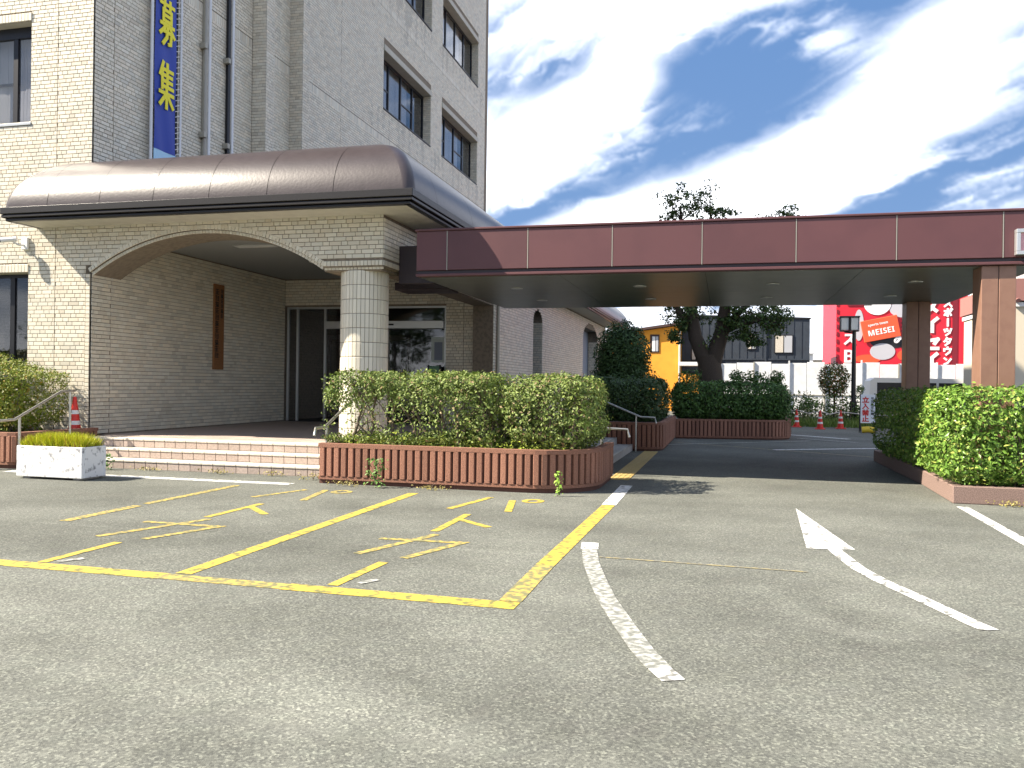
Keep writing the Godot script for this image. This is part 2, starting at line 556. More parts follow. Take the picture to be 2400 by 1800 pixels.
# ------------------------------------------------------------------ materials
func make_materials() -> void:
	M.brick = mat(0.70, 0.645, 0.53, 0.42)
	M.brick.vertex_color_use_as_albedo = true
	M.bricks = []
	for k in 5:
		var t := brick_tone()
		M.bricks.append(mat(0.70 * t.r, 0.645 * t.g, 0.53 * t.b, 0.42))
	M.mortar = grain(mat(0.23, 0.19, 0.145, 0.95), Color(0.75, 0.75, 0.75), Color(1.1, 1.1, 1.1), 0.02, 1.2, 4)
	M.column_tile = []
	for k in 4:
		var t := rng.randf_range(0.88, 1.04)
		M.column_tile.append(mat(0.70 * t, 0.65 * t, 0.54 * t, 0.38))
	M.soffit = grain(mat(0.52, 0.5, 0.44, 0.8), Color(0.92, 0.92, 0.92), Color(1.02, 1.02, 1.02), 0.01, 2.0, 9)
	M.ceiling = mat(0.26, 0.27, 0.26, 0.85)
	M.roof = bump(grain(mat(0.05, 0.039, 0.041, 0.34, 0.0), Color(0.86, 0.85, 0.85), Color(1.08, 1.08, 1.08), 0.012, 1.5, 12), 0.04, 0.25, 31)
	M.roof_seam = mat(0.03, 0.024, 0.024, 0.6)
	M.roof_trim = mat(0.022, 0.02, 0.021, 0.4, 0.2)
	M.fascia = []
	for k in 3:
		var t: float = [1.0, 0.93, 1.06][k]
		M.fascia.append(grain(mat(0.115 * t, 0.046 * t, 0.05 * t, 0.5, 0.1), Color(0.92, 0.92, 0.94), Color(1.04, 1.04, 1.04), 0.006, 3.0, 40 + k))
	M.fascia_dark = mat(0.03, 0.02, 0.026, 0.5)
	M.canopy_soffit = grain(mat(0.15, 0.155, 0.14, 0.34, 0.15), Color(0.85, 0.85, 0.85), Color(1.08, 1.08, 1.08), 0.008, 2.5, 77)
	M.pillar = grain(mat(0.27, 0.15, 0.105, 0.42, 0.15), Color(0.92, 0.9, 0.9), Color(1.05, 1.05, 1.05), 0.01, 1.2, 61)
	M.frame = mat(0.012, 0.013, 0.018, 0.4, 0.3)
	M.silver = mat(0.55, 0.56, 0.56, 0.35, 0.7)
	M.steel = mat(0.5, 0.49, 0.45, 0.32, 0.85)
	M.steel_dull = mat(0.38, 0.36, 0.31, 0.5, 0.5)
	M.dark = mat(0.02, 0.02, 0.022, 0.7)
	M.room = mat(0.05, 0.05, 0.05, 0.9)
	var g := StandardMaterial3D.new()
	g.transparency = BaseMaterial3D.TRANSPARENCY_ALPHA
	g.albedo_color = Color(0.1, 0.12, 0.13, 0.12)
	g.roughness = 0.03
	g.metallic_specular = 0.6
	M.glass = g
	M.curtain = mat(0.42, 0.43, 0.46, 0.9)
	M.blind = mat(0.5, 0.52, 0.6, 0.8)
	M.concrete = grain(mat(0.42, 0.4, 0.37, 0.9), Color(0.8, 0.8, 0.8), Color(1.08, 1.08, 1.08), 0.02, 1.0, 15)
	M.step_tile = []
	for k in 4:
		var t: float = [1.0, 0.88, 1.08, 0.95][k]
		M.step_tile.append(grain(mat(0.42 * t, 0.335 * t, 0.285 * t, 0.75), Color(0.82, 0.82, 0.82), Color(1.08, 1.08, 1.08), 0.03, 0.7, 18 + k))
	M.nosing = grain(mat(0.6, 0.55, 0.47, 0.7), Color(0.85, 0.84, 0.82), Color(1.05, 1.05, 1.05), 0.02, 0.9, 22)
	M.landing = M.step_tile[0]
	M.rib = []
	for k in 4:
		var t: float = [1.0, 0.88, 1.1, 0.8][k]
		M.rib.append(bump(grain(mat(0.36 * t, 0.175 * t, 0.115 * t, 0.92), Color(0.62, 0.6, 0.6), Color(1.15, 1.12, 1.1), 0.06, 0.6, 26 + k), 0.2, 3.0, 27))
	M.rib_back = mat(0.12, 0.055, 0.04, 0.95)
	M.soil = grain(mat(0.06, 0.045, 0.03, 1.0), Color(0.5, 0.5, 0.5), Color(1.3, 1.3, 1.3), 0.08, 0.8, 30)
	M.kerb = bump(grain(mat(0.29, 0.2, 0.17, 0.85), Color(0.4, 0.4, 0.4), Color(1.3, 1.25, 1.2), 0.12, 0.8, 33), 0.3, 2.0, 34)
	M.white_box = grain(mat(0.78, 0.78, 0.77, 0.8), Color(0.30, 0.30, 0.31), Color(1.0, 1.0, 1.0), 0.016, 1.1, 36, 6, 0.3, 512, 0.24)
	M.white_paint = mat(0.78, 0.78, 0.75, 0.6)
	M.white_wall = mat(0.75, 0.75, 0.74, 0.7)
	# road paint, worn through to the asphalt in patches
	M.yellow = grain(mat(0.46, 0.335, 0.052, 0.75), Color(0.36, 0.47, 2.5), Color(1, 1, 1), 0.03, 1.7, 44, 6, 0.22, 512, 0.33)
	M.yellow_worn = grain(mat(0.44, 0.32, 0.075, 0.8), Color(0.38, 0.5, 1.8), Color(1, 1, 1), 0.035, 1.5, 45, 6, 0.3, 512, 0.5)
	M.yellow_thin = grain(mat(0.32, 0.27, 0.14, 0.85), Color(0.5, 0.58, 0.95), Color(1, 1, 1), 0.02, 1.0, 46, 6, 0.3, 512, 0.48)
	M.white_line = grain(mat(0.62, 0.62, 0.6, 0.7), Color(0.27, 0.27, 0.25), Color(1, 1, 1), 0.03, 1.6, 47, 6, 0.2, 512, 0.32)
	M.white_worn = grain(mat(0.46, 0.46, 0.43, 0.8), Color(0.35, 0.36, 0.34), Color(1, 1, 1), 0.04, 1.3, 48, 6, 0.5, 512, 0.56)
	M.tactile = grain(mat(0.5, 0.36, 0.12, 0.75), Color(0.8, 0.8, 0.8), Color(1.05, 1.05, 1.05), 0.03, 0.8, 49)
	for nm in [["leaf", 0.5], ["leaf_gloss", 0.3], ["leaf_dark", 0.45], ["grass", 0.55]]:
		var m := mat(1, 1, 1, nm[1])
		m.vertex_color_use_as_albedo = true
		m.metallic_specular = 0.35
		m.backlight_enabled = true
		m.backlight = Color(0.35, 0.42, 0.08) if nm[0] != "leaf_dark" else Color(0.16, 0.22, 0.06)
		M[nm[0]] = m
	M.bark = bump(grain(mat(0.085, 0.062, 0.045, 0.95), Color(0.55, 0.55, 0.55), Color(1.3, 1.3, 1.3), 0.05, 0.6, 52), 0.06, 4.0, 53)
	M.stem = mat(0.15, 0.115, 0.08, 0.9)
	M.red = mat(0.52, 0.022, 0.018, 0.5)
	M.cone_red = mat(0.62, 0.03, 0.02, 0.45)
	M.cone_white = mat(0.75, 0.74, 0.72, 0.5)
	M.wood = grain(mat(0.28, 0.12, 0.04, 0.5), Color(0.6, 0.6, 0.6), Color(1.1, 1.1, 1.1), 0.03, 0.5, 57)
	M.ink = mat(0.012, 0.011, 0.012, 0.6)
	M.banner = bump(mat(0.022, 0.055, 0.36, 0.6), 0.006, 1.0, 58)
	M.banner_pale = mat(0.42, 0.66, 0.85, 0.6)
	M.banner_yellow = mat(0.86, 0.76, 0.03, 0.6)
	M.mast = mat(0.62, 0.62, 0.63, 0.4, 0.3)
	M.orange = grain(mat(0.86, 0.36, 0.035, 0.8), Color(0.93, 0.93, 0.93), Color(1.03, 1.03, 1.03), 0.01, 3.0, 63)
	M.brown = mat(0.06, 0.03, 0.025, 0.7)
	M.navy = grain(mat(0.032, 0.042, 0.058, 0.6), Color(0.85, 0.85, 0.85), Color(1.1, 1.1, 1.1), 0.01, 3.0, 64)
	M.sign_red = mat(0.66, 0.016, 0.036, 0.5)
	M.sign_dark = mat(0.2, 0.008, 0.02, 0.6)
	M.sign_orange = mat(0.8, 0.1, 0.035, 0.5)
	M.sign_white = mat(0.82, 0.82, 0.82, 0.5)
	M.sign_grey = mat(0.5, 0.49, 0.53, 0.6)
	M.fence = grain(mat(0.72, 0.73, 0.74, 0.55), Color(0.9, 0.9, 0.9), Color(1.02, 1.02, 1.02), 0.01, 2.0, 66)
	M.yellow_bag = mat(0.72, 0.5, 0.03, 0.6)
	M.black = mat(0.012, 0.012, 0.015, 0.45)
	M.beige = mat(0.62, 0.55, 0.43, 0.85)
	M.roof_tile = mat(0.3, 0.14, 0.12, 0.7)
	M.pink = mat(0.7, 0.36, 0.38, 0.3)
	M.poster = mat(0.42, 0.48, 0.46, 0.6)
	M.green_board = mat(0.1, 0.22, 0.14, 0.6)
	M.lamp_glass = mat(0.6, 0.62, 0.6, 0.3)
	M.rope = mat(0.5, 0.47, 0.42, 0.9)
	# asphalt: stone chippings of many tones in a grey binder; the patches are vertex colours
	var a := mat(1, 1, 1, 0.9, 0.0, 0.3)
	a.vertex_color_use_as_albedo = true
	var cn := FastNoiseLite.new()
	cn.seed = 70
	cn.noise_type = FastNoiseLite.TYPE_CELLULAR
	cn.cellular_return_type = FastNoiseLite.RETURN_CELL_VALUE
	cn.cellular_jitter = 1.0
	cn.frequency = 0.2
	cn.fractal_type = FastNoiseLite.FRACTAL_NONE
	var ct := NoiseTexture2D.new()
	ct.width = 1024
	ct.height = 1024
	ct.seamless = true
	ct.seamless_blend_skirt = 0.05
	ct.noise = cn
	var cg := Gradient.new()
	cg.offsets = PackedFloat32Array([0.0, 0.25, 0.6, 0.85, 1.0])
	cg.colors = PackedColorArray([Color(0.36, 0.36, 0.36).linear_to_srgb(), Color(0.47, 0.47, 0.46).linear_to_srgb(), Color(0.56, 0.56, 0.54).linear_to_srgb(), Color(0.7, 0.7, 0.67).linear_to_srgb(), Color(1, 1, 0.97)])
	ct.color_ramp = cg
	a.albedo_texture = ct
	a.uv1_triplanar = true
	a.uv1_world_triplanar = true
	a.uv1_scale = Vector3.ONE / 2.1
	bump(a, 0.3, 0.8, 71, 1024)
	M.asphalt = a

# ------------------------------------------------------------------ ground and markings
func build_ground() -> void:
	var n1 := FastNoiseLite.new()
	n1.seed = 8
	n1.frequency = 0.32
	n1.fractal_octaves = 4
	var n2 := FastNoiseLite.new()
	n2.seed = 9
	n2.frequency = 1.6
	n2.fractal_octaves = 3
	# pale curved tyre bands worn into the asphalt: polylines (x, z), half width, amount
	var bands := [
		[[[-5.0, -3.2], [-3.2, -3.4], [-1.4, -3.25], [-0.2, -2.95], [0.8, -2.75]], 0.16, 0.16], [[[-0.4, -2.6], [0.4, -2.85], [1.3, -3.0], [2.4, -3.0]], 0.10, 0.26],
		[[[-4.6, -4.2], [-3.5, -4.0], [-2.6, -3.7], [-1.6, -3.5]], 0.2, 0.14], [[[-2.6, -2.4], [-1.4, -2.55], [0, -2.45], [1.0, -2.2]], 0.2, 0.12],
		[[[0.2, -6.2], [0.5, -5.5], [0.9, -5.0], [1.6, -4.7], [2.6, -4.5]], 0.1, 0.12], [[[-9, -6.5], [-6, -4.4], [-4.6, -3.6]], 0.3, 0.1], [[[0.9, -5.9], [1.2, -5.6], [1.0, -5.3]], 0.22, 0.16]]
	var shade := func(x: float, z: float) -> Color:
		var k := 1.0 + 0.34 * n1.get_noise_2d(x, z * 1.4) + 0.12 * n2.get_noise_2d(x, z)
		for b in bands:
			var best := 9.0
			for e in b[0].size() - 1:
				var p := Vector2(b[0][e][0], b[0][e][1])
				var q := Vector2(b[0][e + 1][0], b[0][e + 1][1])
				var c := Geometry2D.get_closest_point_to_segment(Vector2(x, z), p, q)
				best = minf(best, c.distance_to(Vector2(x, z)))
			best += 0.05 * n2.get_noise_2d(x * 2, z * 2)
			k += 1.5 * b[2] * clampf(1.0 - best / (b[1] * 1.6), 0, 1)
		# oil spots and a darker seam where the surface was relaid
		for o in [[1.05, -5.0, 0.1], [-0.62, -3.4, 0.07], [0.35, -3.6, 0.12], [-2.9, -6.5, 0.16], [-5.4, -8.2, 0.2], [2.1, -6.3, 0.08], [1.9, -5.3, 0.05], [-3.3, -3.2, 0.22], [-1.9, -2.7, 0.25], [0.1, -2.2, 0.3]]:
			var dd := Vector2(x - o[0], z - o[1]).length() + 0.09 * n2.get_noise_2d(x * 3, z * 3)
			if dd < o[2]: k *= 0.88
		if absf(z + 6.82 + 0.03 * n2.get_noise_2d(x, 1)) < 0.03 and x < -1.4: k *= 1.14
		return Color(0.228 * k, 0.236 * k, 0.214 * k)
	var g := Node3D.new()
	g.name = "ground"
	add_child(g)
	g.set_meta("kind", "structure")
	var b := MB.new()
	var xs := []
	var zs := []
	var x := -16.0
	while x < -7.0: xs.append(x); x += 0.3
	while x < 5.0: xs.append(x); x += 0.075
	while x < 18.0: xs.append(x); x += 0.5
	var z := 1.0
	while z > -12.0: zs.append(z); z -= 0.075
	while z > -30.0: zs.append(z); z -= 0.3
	while z > -48.0: zs.append(z); z -= 1.0
	xs = [-400.0, -60.0] + xs + [60.0, 400.0]
	zs = [60.0, 12.0] + zs + [-100.0, -600.0]
	for p in zs.size():
		for q in xs.size():
			b.v.append(Vector3(xs[q], 0, zs[p]))
			b.n.append(Vector3.UP)
			b.c.append(shade.call(xs[q], zs[p]))
	for p in zs.size() - 1:
		for q in xs.size() - 1:
			var k := p * xs.size() + q
			b.i.append_array(PackedInt32Array([k, k + xs.size() + 1, k + 1, k, k + xs.size(), k + xs.size() + 1]))
	put("asphalt", b, M.asphalt, g)

	var lift := [0.003]
	var mark := func(called: String, pts: Array, w: float, m: Material) -> void:
		var r := MB.new()
		lift[0] += 0.00008
		r.ribbon(pts, w, lift[0])
		put(called, r, m, g)
	mark.call("yellow_line", [[-13.0, -5.28], [-5.3, -5.23], [-3.9, -5.21]], 0.17, M.yellow)
	mark.call("yellow_line", [[-3.9, -5.21], [-2.9, -5.19]], 0.15, M.yellow_worn)
	mark.call("yellow_line", [[-2.9, -5.19], [-1.26, -5.16]], 0.17, M.yellow)
	mark.call("yellow_line", [[-3.79, -5.31], [-3.84, -10.1]], 0.13, M.yellow)
	mark.call("yellow_line", [[-1.33, -5.26], [-1.34, -6.4]], 0.15, M.yellow_worn)
	mark.call("yellow_line", [[-1.34, -6.4], [-1.31, -9.85]], 0.15, M.yellow)
	mark.call("yellow_line", [[-6.31, -6.95], [-6.33, -8.05]], 0.12, M.yellow_worn)
	mark.call("yellow_line", [[-6.34, -8.2], [-6.35, -10.05]], 0.11, M.yellow_worn)
	mark.call("white_line", [[-1.31, -9.87], [-1.33, -11.9]], 0.17, M.white_line)
	mark.call("white_line", [[-10.5, -10.42], [-5.75, -10.42]], 0.2, M.white_line)
	mark.call("white_line", [[2.79, -11.15], [2.66, -6.5]], 0.13, M.white_line)
	mark.call("white_line", [[-1.15, -7.44], [-1.11, -7.15]], 0.15, M.white_line)
	mark.call("white_line", [[-1.11, -7.15], [-1.01, -6.6], [-0.87, -6.02], [-0.74, -5.52], [-0.56, -4.95], [-0.41, -4.5], [-0.3, -4.23]], 0.13, M.white_worn)
	mark.call("white_line", [[-0.3, -4.23], [-0.22, -4.07]], 0.12, M.white_line)
	mark.call("yellow_line", [[-0.98, -6.84], [0.63, -6.77]], 0.03, M.yellow_thin)
	mark.call("yellow_line", [[-1.5, -21.9], [3.0, -18.7]], 0.1, M.yellow_thin)
	mark.call("white_line", [[-1.4, -20.7], [2.25, -23.9]], 0.14, M.white_worn)
	mark.call("white_line", [[1.1, -20.0], [3.6, -21.6]], 0.18, M.white_line)
	mark.call("white_line", [[1.75, -26.9], [2.6, -26.1], [3.4, -25.2]], 0.2, M.white_line)
	mark.call("white_line", [[2.0, -25.0], [3.4, -23.7]], 0.16, M.white_worn)
	mark.call("white_smudge", [[-4.94, -5.38], [-4.84, -5.54]], 0.07, M.white_worn)
	mark.call("white_smudge", [[-2.46, -5.42], [-2.38, -5.56]], 0.06, M.white_worn)
	# letters on the two patrol-car bays
	var letters := [
		["letter_pa", [[[-5.54, -9.1], [-5.28, -9.96]], [[-4.83, -9.03], [-5.02, -10.01]]], [-4.75, -9.9]],
		["letter_to", [[[-5.15, -7.6], [-5.14, -8.63]], [[-5.14, -8.4], [-4.69, -7.95]]], []],
		["letter_ka", [[[-5.42, -6.36], [-5.05, -7.5]], [[-5.55, -7.16], [-4.7, -7.14], [-4.95, -6.37]]], []],
		["letter_bar", [[[-5.04, -5.33], [-5.05, -6.18]]], []],
		["letter_pa", [[[-2.99, -8.98], [-2.8, -10.05]], [[-2.3, -8.95], [-2.48, -9.87]]], [-2.23, -9.89]],
		["letter_to", [[[-2.66, -7.55], [-2.67, -8.66]], [[-2.67, -8.32], [-2.23, -7.93]]], []],
		["letter_ka", [[[-2.91, -6.36], [-2.58, -7.4]], [[-3.0, -7.05], [-2.23, -7.08], [-2.48, -6.31]]], []],
		["letter_bar", [[[-2.61, -5.31], [-2.57, -6.12]]], []]]
	var li := 0
	for l in letters:
		var r := MB.new()
		var y := 0.0035
		for st in l[1]:
			r.ribbon(st, 0.085, y)
			y += 0.0003
		if l[2].size() > 0:
			var ring := []
			for k in 17: ring.append([l[2][0] + 0.1 * cos(TAU * k / 16), l[2][1] + 0.13 * sin(TAU * k / 16)])
			r.ribbon(ring, 0.075, y)
		put(l[0], r, [M.yellow_worn, M.yellow, M.yellow_worn, M.yellow, M.yellow, M.yellow, M.yellow_worn, M.yellow][li], g)
		li += 1
	# direction arrow
	var ar := MB.new()
	ar.quad(Vector3(0.82, 0.004, -10.32), Vector3(0.71, 0.004, -7.76), Vector3(0.92, 0.004, -7.8), Vector3(1.12, 0.004, -7.84))
	ar.ribbon([[0.94, -7.83], [0.96, -7.6], [1.03, -7.02], [1.13, -6.61], [1.23, -6.32], [1.36, -5.92], [1.47, -5.57], [1.52, -5.45]], 0.115, 0.0046)
	put("arrow", ar, M.white_line, g)
	# guide path of yellow tactile tiles beside the side steps
	var t0 := MB.new()
	var k := 0
	var tz := -12.75
	var tm: ArrayMesh
	t0.bx(-0.148, 0.148, 0.0, 0.006, -0.148, 0.148)
	for r in 4: t0.cbx(-0.14 + 0.075 * r, -0.14 + 0.075 * r + 0.035, 0.006, 0.011, -0.135, 0.135, 0.003)
	tm = t0.mesh()
	while tz > -18.4:
		putm("tactile_tile", tm, M.tactile, g, Transform3D(Basis.IDENTITY, Vector3(-1.53, 0.002, tz)))
		tz -= 0.302

# ------------------------------------------------------------------ the office building
const ZA := -12.6      # front wall
const XT := -10.95     # tower side wall
const XP := -5.37      # podium side wall
const ZD := -19.4      # door wall

func arch_y(x: float) -> float:
	var d := 2.26 * 2.26
	var q := x + 8.69
	var rr := 4.096
	if absf(q) >= 2.26: return 3.3
	return -0.116 + sqrt(rr * rr - q * q) + 0.0 * d

func build_building() -> void:
	var B := thing("office_building", "beige tiled office block with arched entrance porch and rounded brown metal porch roof", "building", Vector3(-10.95, 0, -12.6))
	B.position = Vector3.ZERO
	var all := []

	# --- backing walls (mortar)
	var fw := MB.new()
	# tower front, around its two windows
	fw.bx(-16.0, -14.7, 0, 21, ZA - 0.4, ZA)
	fw.bx(-14.7, -12.28, 0, 1.2, ZA - 0.4, ZA)
	fw.bx(-14.7, -12.28, 3.33, 6.06, ZA - 0.4, ZA)
	fw.bx(-14.7, -12.28, 7.9, 21, ZA - 0.4, ZA)
	fw.bx(-12.28, XT, 0, 21, ZA - 0.4, ZA)
	# spandrel over the arch
	for k in 40:
		var x0 := lerpf(-10.95, -6.43, k / 40.0)
		var x1 := lerpf(-10.95, -6.43, (k + 1) / 40.0)
		var y0 := arch_y(x0) + 0.02
		var y1 := arch_y(x1) + 0.02
		fw.quad(Vector3(x0, y0, ZA), Vector3(x1, y1, ZA), Vector3(x1, 4.2, ZA), Vector3(x0, 4.2, ZA))
		fw.quad(Vector3(x0, y0, ZA - 0.75), Vector3(x1, y1, ZA - 0.75), Vector3(x1, y1, ZA), Vector3(x0, y0, ZA))
		fw.quad(Vector3(x1, y1, ZA - 0.75), Vector3(x0, y0, ZA - 0.75), Vector3(x0, 4.2, ZA - 0.75), Vector3(x1, 4.2, ZA - 0.75))
	fw.bx(-6.43, XP, 3.29, 4.2, ZA - 0.8, ZA)
	var fwn := put("front_wall", fw, M.mortar, B)

	var front := []
	lay(front, Vector3(0, 0, ZA), Vector3.RIGHT, Vector3.UP, Vector3.BACK, 0.0, 10.4, func(y: float) -> Array:
		var r := []
		var left := -12.28
		if (y > 1.2 and y < 3.33 + 0.155) or (y > 6.06 and y < 8.06): r.append([-15.6, -14.7])
		else: left = -15.6
		if y > 4.19: r.append([left, XT])
		elif y < 3.42: r.append([left, -11.045])
		else:
			# both sides of the arch ring
			var yy := y
			var h := sqrt(maxf(0.0, 4.148 * 4.148 - pow(yy + 0.116, 2)))
			if yy > 4.03: r.append([left, XP])
			else:
				r.append([left, maxf(-11.045, -8.69 - h)])
				r.append([minf(-8.69 + h, -6.40), XP])
		return r, [-11.7])
	# side face of the lintel beam and the podium beyond
	var sideb := []
	var rz := Vector3(0, 0, -1)
	lay(sideb, Vector3(XP, 0, 0), rz, Vector3.UP, Vector3.RIGHT, 3.38, 4.12, func(_y: float) -> Array: return [[12.6, 19.25]])
	box("porch_beam", XP - 0.5, XP, 3.29, 4.2, ZA - 0.8, -19.25, M.mortar, B)
	# arch ring: two courses of header tiles
	var ring_n := Node3D.new()
	ring_n.name = "arch_ring"
	B.add_child(ring_n)
	var arc := 2.0 * asin(2.26 / 4.096)
	var cnt := int(4.096 * arc / 0.0655)
	for lay_i in 2:
		var rr: float = [4.096 + 0.052, 4.096 - 0.018][lay_i]
		var zz: float = [ZA, ZA - 0.05][lay_i]
		var hh: float = [0.078, 0.05][lay_i]
		for k in cnt:
			var t := PI / 2 + arc / 2 - arc * (k + 0.5) / cnt
			var u := Vector3(cos(t), sin(t), 0)
			var r := Vector3(sin(t), -cos(t), 0)
			var ln := rr * arc / cnt - 0.009
			var tr := Transform3D(Basis(r * ln, u * hh, Vector3(0, 0, 0.016 if lay_i == 0 else 0.02)), Vector3(-8.69, -0.116, zz) + u * rr)
			putm("header_tile", brick_mesh, M.bricks[rng.randi() % 5], ring_n, tr)
		for k in 16:
			var xa := -6.42 + k * 0.0655
			if xa > XP - 0.06: break
			var tr := Transform3D(Basis(Vector3(0.056, 0, 0), Vector3(0, hh, 0), Vector3(0, 0, 0.016 if lay_i == 0 else 0.02)), Vector3(xa + 0.03, [3.352, 3.28][lay_i], zz))
			putm("header_tile", brick_mesh, M.bricks[rng.randi() % 5], ring_n, tr)
	var rb := MB.new()
	for k in 40:
		var x0 := lerpf(-10.95, -6.43, k / 40.0)
		var x1 := lerpf(-10.95, -6.43, (k + 1) / 40.0)
		for s in [[0.02, -0.045, ZA - 0.05, ZA - 0.75]]:
			fw = rb
			rb.quad(Vector3(x0, arch_y(x0) + s[1], s[2]), Vector3(x1, arch_y(x1) + s[1], s[2]), Vector3(x1, arch_y(x1) + s[0], s[2]), Vector3(x0, arch_y(x0) + s[0], s[2]))
			rb.quad(Vector3(x0, arch_y(x0) + s[1], s[3]), Vector3(x1, arch_y(x1) + s[1], s[3]), Vector3(x1, arch_y(x1) + s[1], s[2]), Vector3(x0, arch_y(x0) + s[1], s[2]))
	rb.bx(-6.43, XP - 0.05, 3.235, 3.29, ZA - 0.78, ZA - 0.05)
	put("arch_reveal", rb, M.mortar, ring_n)
	# left jamb strips
	var jamb := []
	for k in 40:
		var y := 0.42 + k * RP
		if y > 3.26: break
		jamb.append(brick_at(Vector3(0, 0, ZA), Vector3.RIGHT, Vector3.UP, Vector3.BACK, -11.035, -10.955, y + 0.005, y + RP - 0.005, 0.018))
	# side face of the beam: header courses
	for k in 100:
		var z := -ZA + 0.004 + k * 0.0655
		if z > 19.2: break
		jamb.append(brick_at(Vector3(XP, 0, 0), rz, Vector3.UP, Vector3.RIGHT, z, z + 0.056, 3.313, 3.391, 0.016))
	all.append_array(jamb)
	# the 300 front tiles that show largest are pieces of their own
	var eye := Vector3(0, 1.4, 0)
	front.sort_custom(func(a: Transform3D, b: Transform3D) -> bool: return a.origin.distance_squared_to(eye) < b.origin.distance_squared_to(eye))
	for k in front.size():
		if k < 300: putm("tile", brick_mesh, M.bricks[rng.randi() % 5], fwn, front[k])
		else: all.append(front[k])
	all.append_array(sideb)

	# soldier courses over the front windows
	for spec in [[-14.7, -12.29, 3.335, 3.48], [-14.7, -12.29, 7.905, 8.05]]:
		var x: float = spec[0]
		while x < spec[1] - 0.05:
			all.append(brick_at(Vector3(0, 0, ZA), Vector3.RIGHT, Vector3.UP, Vector3.BACK, x, x + 0.062, spec[2], spec[3], 0.03))
			x += 0.0715

	# --- tower side wall with two rows of deep windows
	var sw := MB.new()
	var wz := [[25.5, 30.03], [31.3, 36.15]]
	var wy := [[10.38, 12.5], [14.76, 16.95]]
	var zs := [12.6, 25.5, 30.03, 31.3, 36.15, 37.35]
	for k in 5:
		var a: float = zs[k]
		var b: float = zs[k + 1]
		if k == 1 or k == 3:
			for yy in [[0.0, 10.38], [12.5, 14.76], [16.95, 21.0]]: sw.bx(XT - 0.4, XT, yy[0], yy[1], -b, -a)
		else: sw.bx(XT - 0.4, XT, 0, 21, -b, -a)
	sw.bx(-16, XT, 20.9, 21.0, -37.35, ZA)
	sw.bx(-16, XT, 0, 21, -37.75, -37.35)
	sw.bx(-16.4, -16, 0, 21, -37.75, ZA)
	put("side_wall", sw, M.mortar, B)
	var ymax := func(s: float) -> float: return 1.4 + 0.475 * (0.969 * s + 2.7) + 1.6
	var side := []
	lay(side, Vector3(XT, 0, 0), rz, Vector3.UP, Vector3.RIGHT, 0.42, 4.05, func(_y: float) -> Array: return [[12.62, 19.38]], [13.1])
	for blk in [[12.62, 17.7], [18.09, 19.46], [19.84, 26.0], [26.0, 32.0], [32.0, 37.33]]:
		lay(side, Vector3(XT, 0, 0), rz, Vector3.UP, Vector3.RIGHT, 4.9, minf(20.8, ymax.call(blk[1])), func(y: float) -> Array:
			if y > 4.05 and y < 4.9: return []
			if y < 4.05 and blk[0] > 19.3: return []
			if (y > 9.28 and y < 9.5) or (y > 13.66 and y < 13.88): return []
			var e: float = blk[1] if y > 4.1 else minf(blk[1], 19.38)
			var r := [[blk[0], e]]
			for v in wy:
				if y > v[0] and y < v[1] + 0.2:
					for h in wz:
						var nr := []
						for q in r:
							if h[1] <= q[0] or h[0] >= q[1]: nr.append(q)
							else:
								if h[0] > q[0]: nr.append([q[0], h[0]])
								if h[1] < q[1]: nr.append([h[1], q[1]])
						r = nr
			return r, [13.1, 22.4])
	for spec in [[12.62, 17.7, 9.29], [18.1, 19.46, 9.29], [19.86, 37.3, 9.29], [24.0, 37.3, 13.67]]:
		var s: float = spec[0]
		while s < spec[1] - 0.06:
			side.append(brick_at(Vector3(XT, 0, 0), rz, Vector3.UP, Vector3.RIGHT, s, s + 0.062, spec[2], spec[2] + 0.2))
			s += 0.0715
	# two slender fins
	for s0: float in [17.72, 19.47]:
		box("wall_fin", XT, XT + 0.36, 4.6, 21, -s0 - 0.36, -s0, M.mortar, B)
		lay(side, Vector3(0, 0, -s0), Vector3.RIGHT, Vector3.UP, Vector3.BACK, 4.9, ymax.call(s0), func(_y: float) -> Array: return [[XT + 0.01, XT + 0.36]])
		lay(side, Vector3(XT + 0.36, 0, 0), rz, Vector3.UP, Vector3.RIGHT, 4.9, ymax.call(s0), func(_y: float) -> Array: return [[s0, s0 + 0.36]])
	# window reveals, lintel ledges, windows
	for v in wy:
		for h in wz:
			var w := Node3D.new()
			w.name = "window"
			B.add_child(w, true)
			side_window(w, h[0], h[1], v[0], v[1])
			# tiles on the far jamb, which faces the viewer
			lay(side, Vector3(0, 0, -h[1]), Vector3.RIGHT, Vector3.UP, Vector3.BACK, v[0], v[1], func(_y: float) -> Array: return [[XT - 0.42, XT]])
	all.append_array(side)

	# --- podium side wall behind the canopy
	var pw := MB.new()
	var ps := [19.25, 23.5, 24.75, 32.2, 36.0, 38.2]
	for k in 5:
		if k == 1: pw.bx(XP - 0.5, XP, 3.62, 4.2, -ps[2], -ps[1])
		elif k == 3: pw.bx(XP - 0.5, XP, 3.72, 4.2, -ps[4], -ps[3])
		else: pw.bx(XP - 0.5, XP, 0, 4.2, -ps[k + 1], -ps[k])
	pw.bx(XT, XP, 0, 4.2, -38.6, -38.2)
	put("podium_wall", pw, M.mortar, B)
	var pod := []
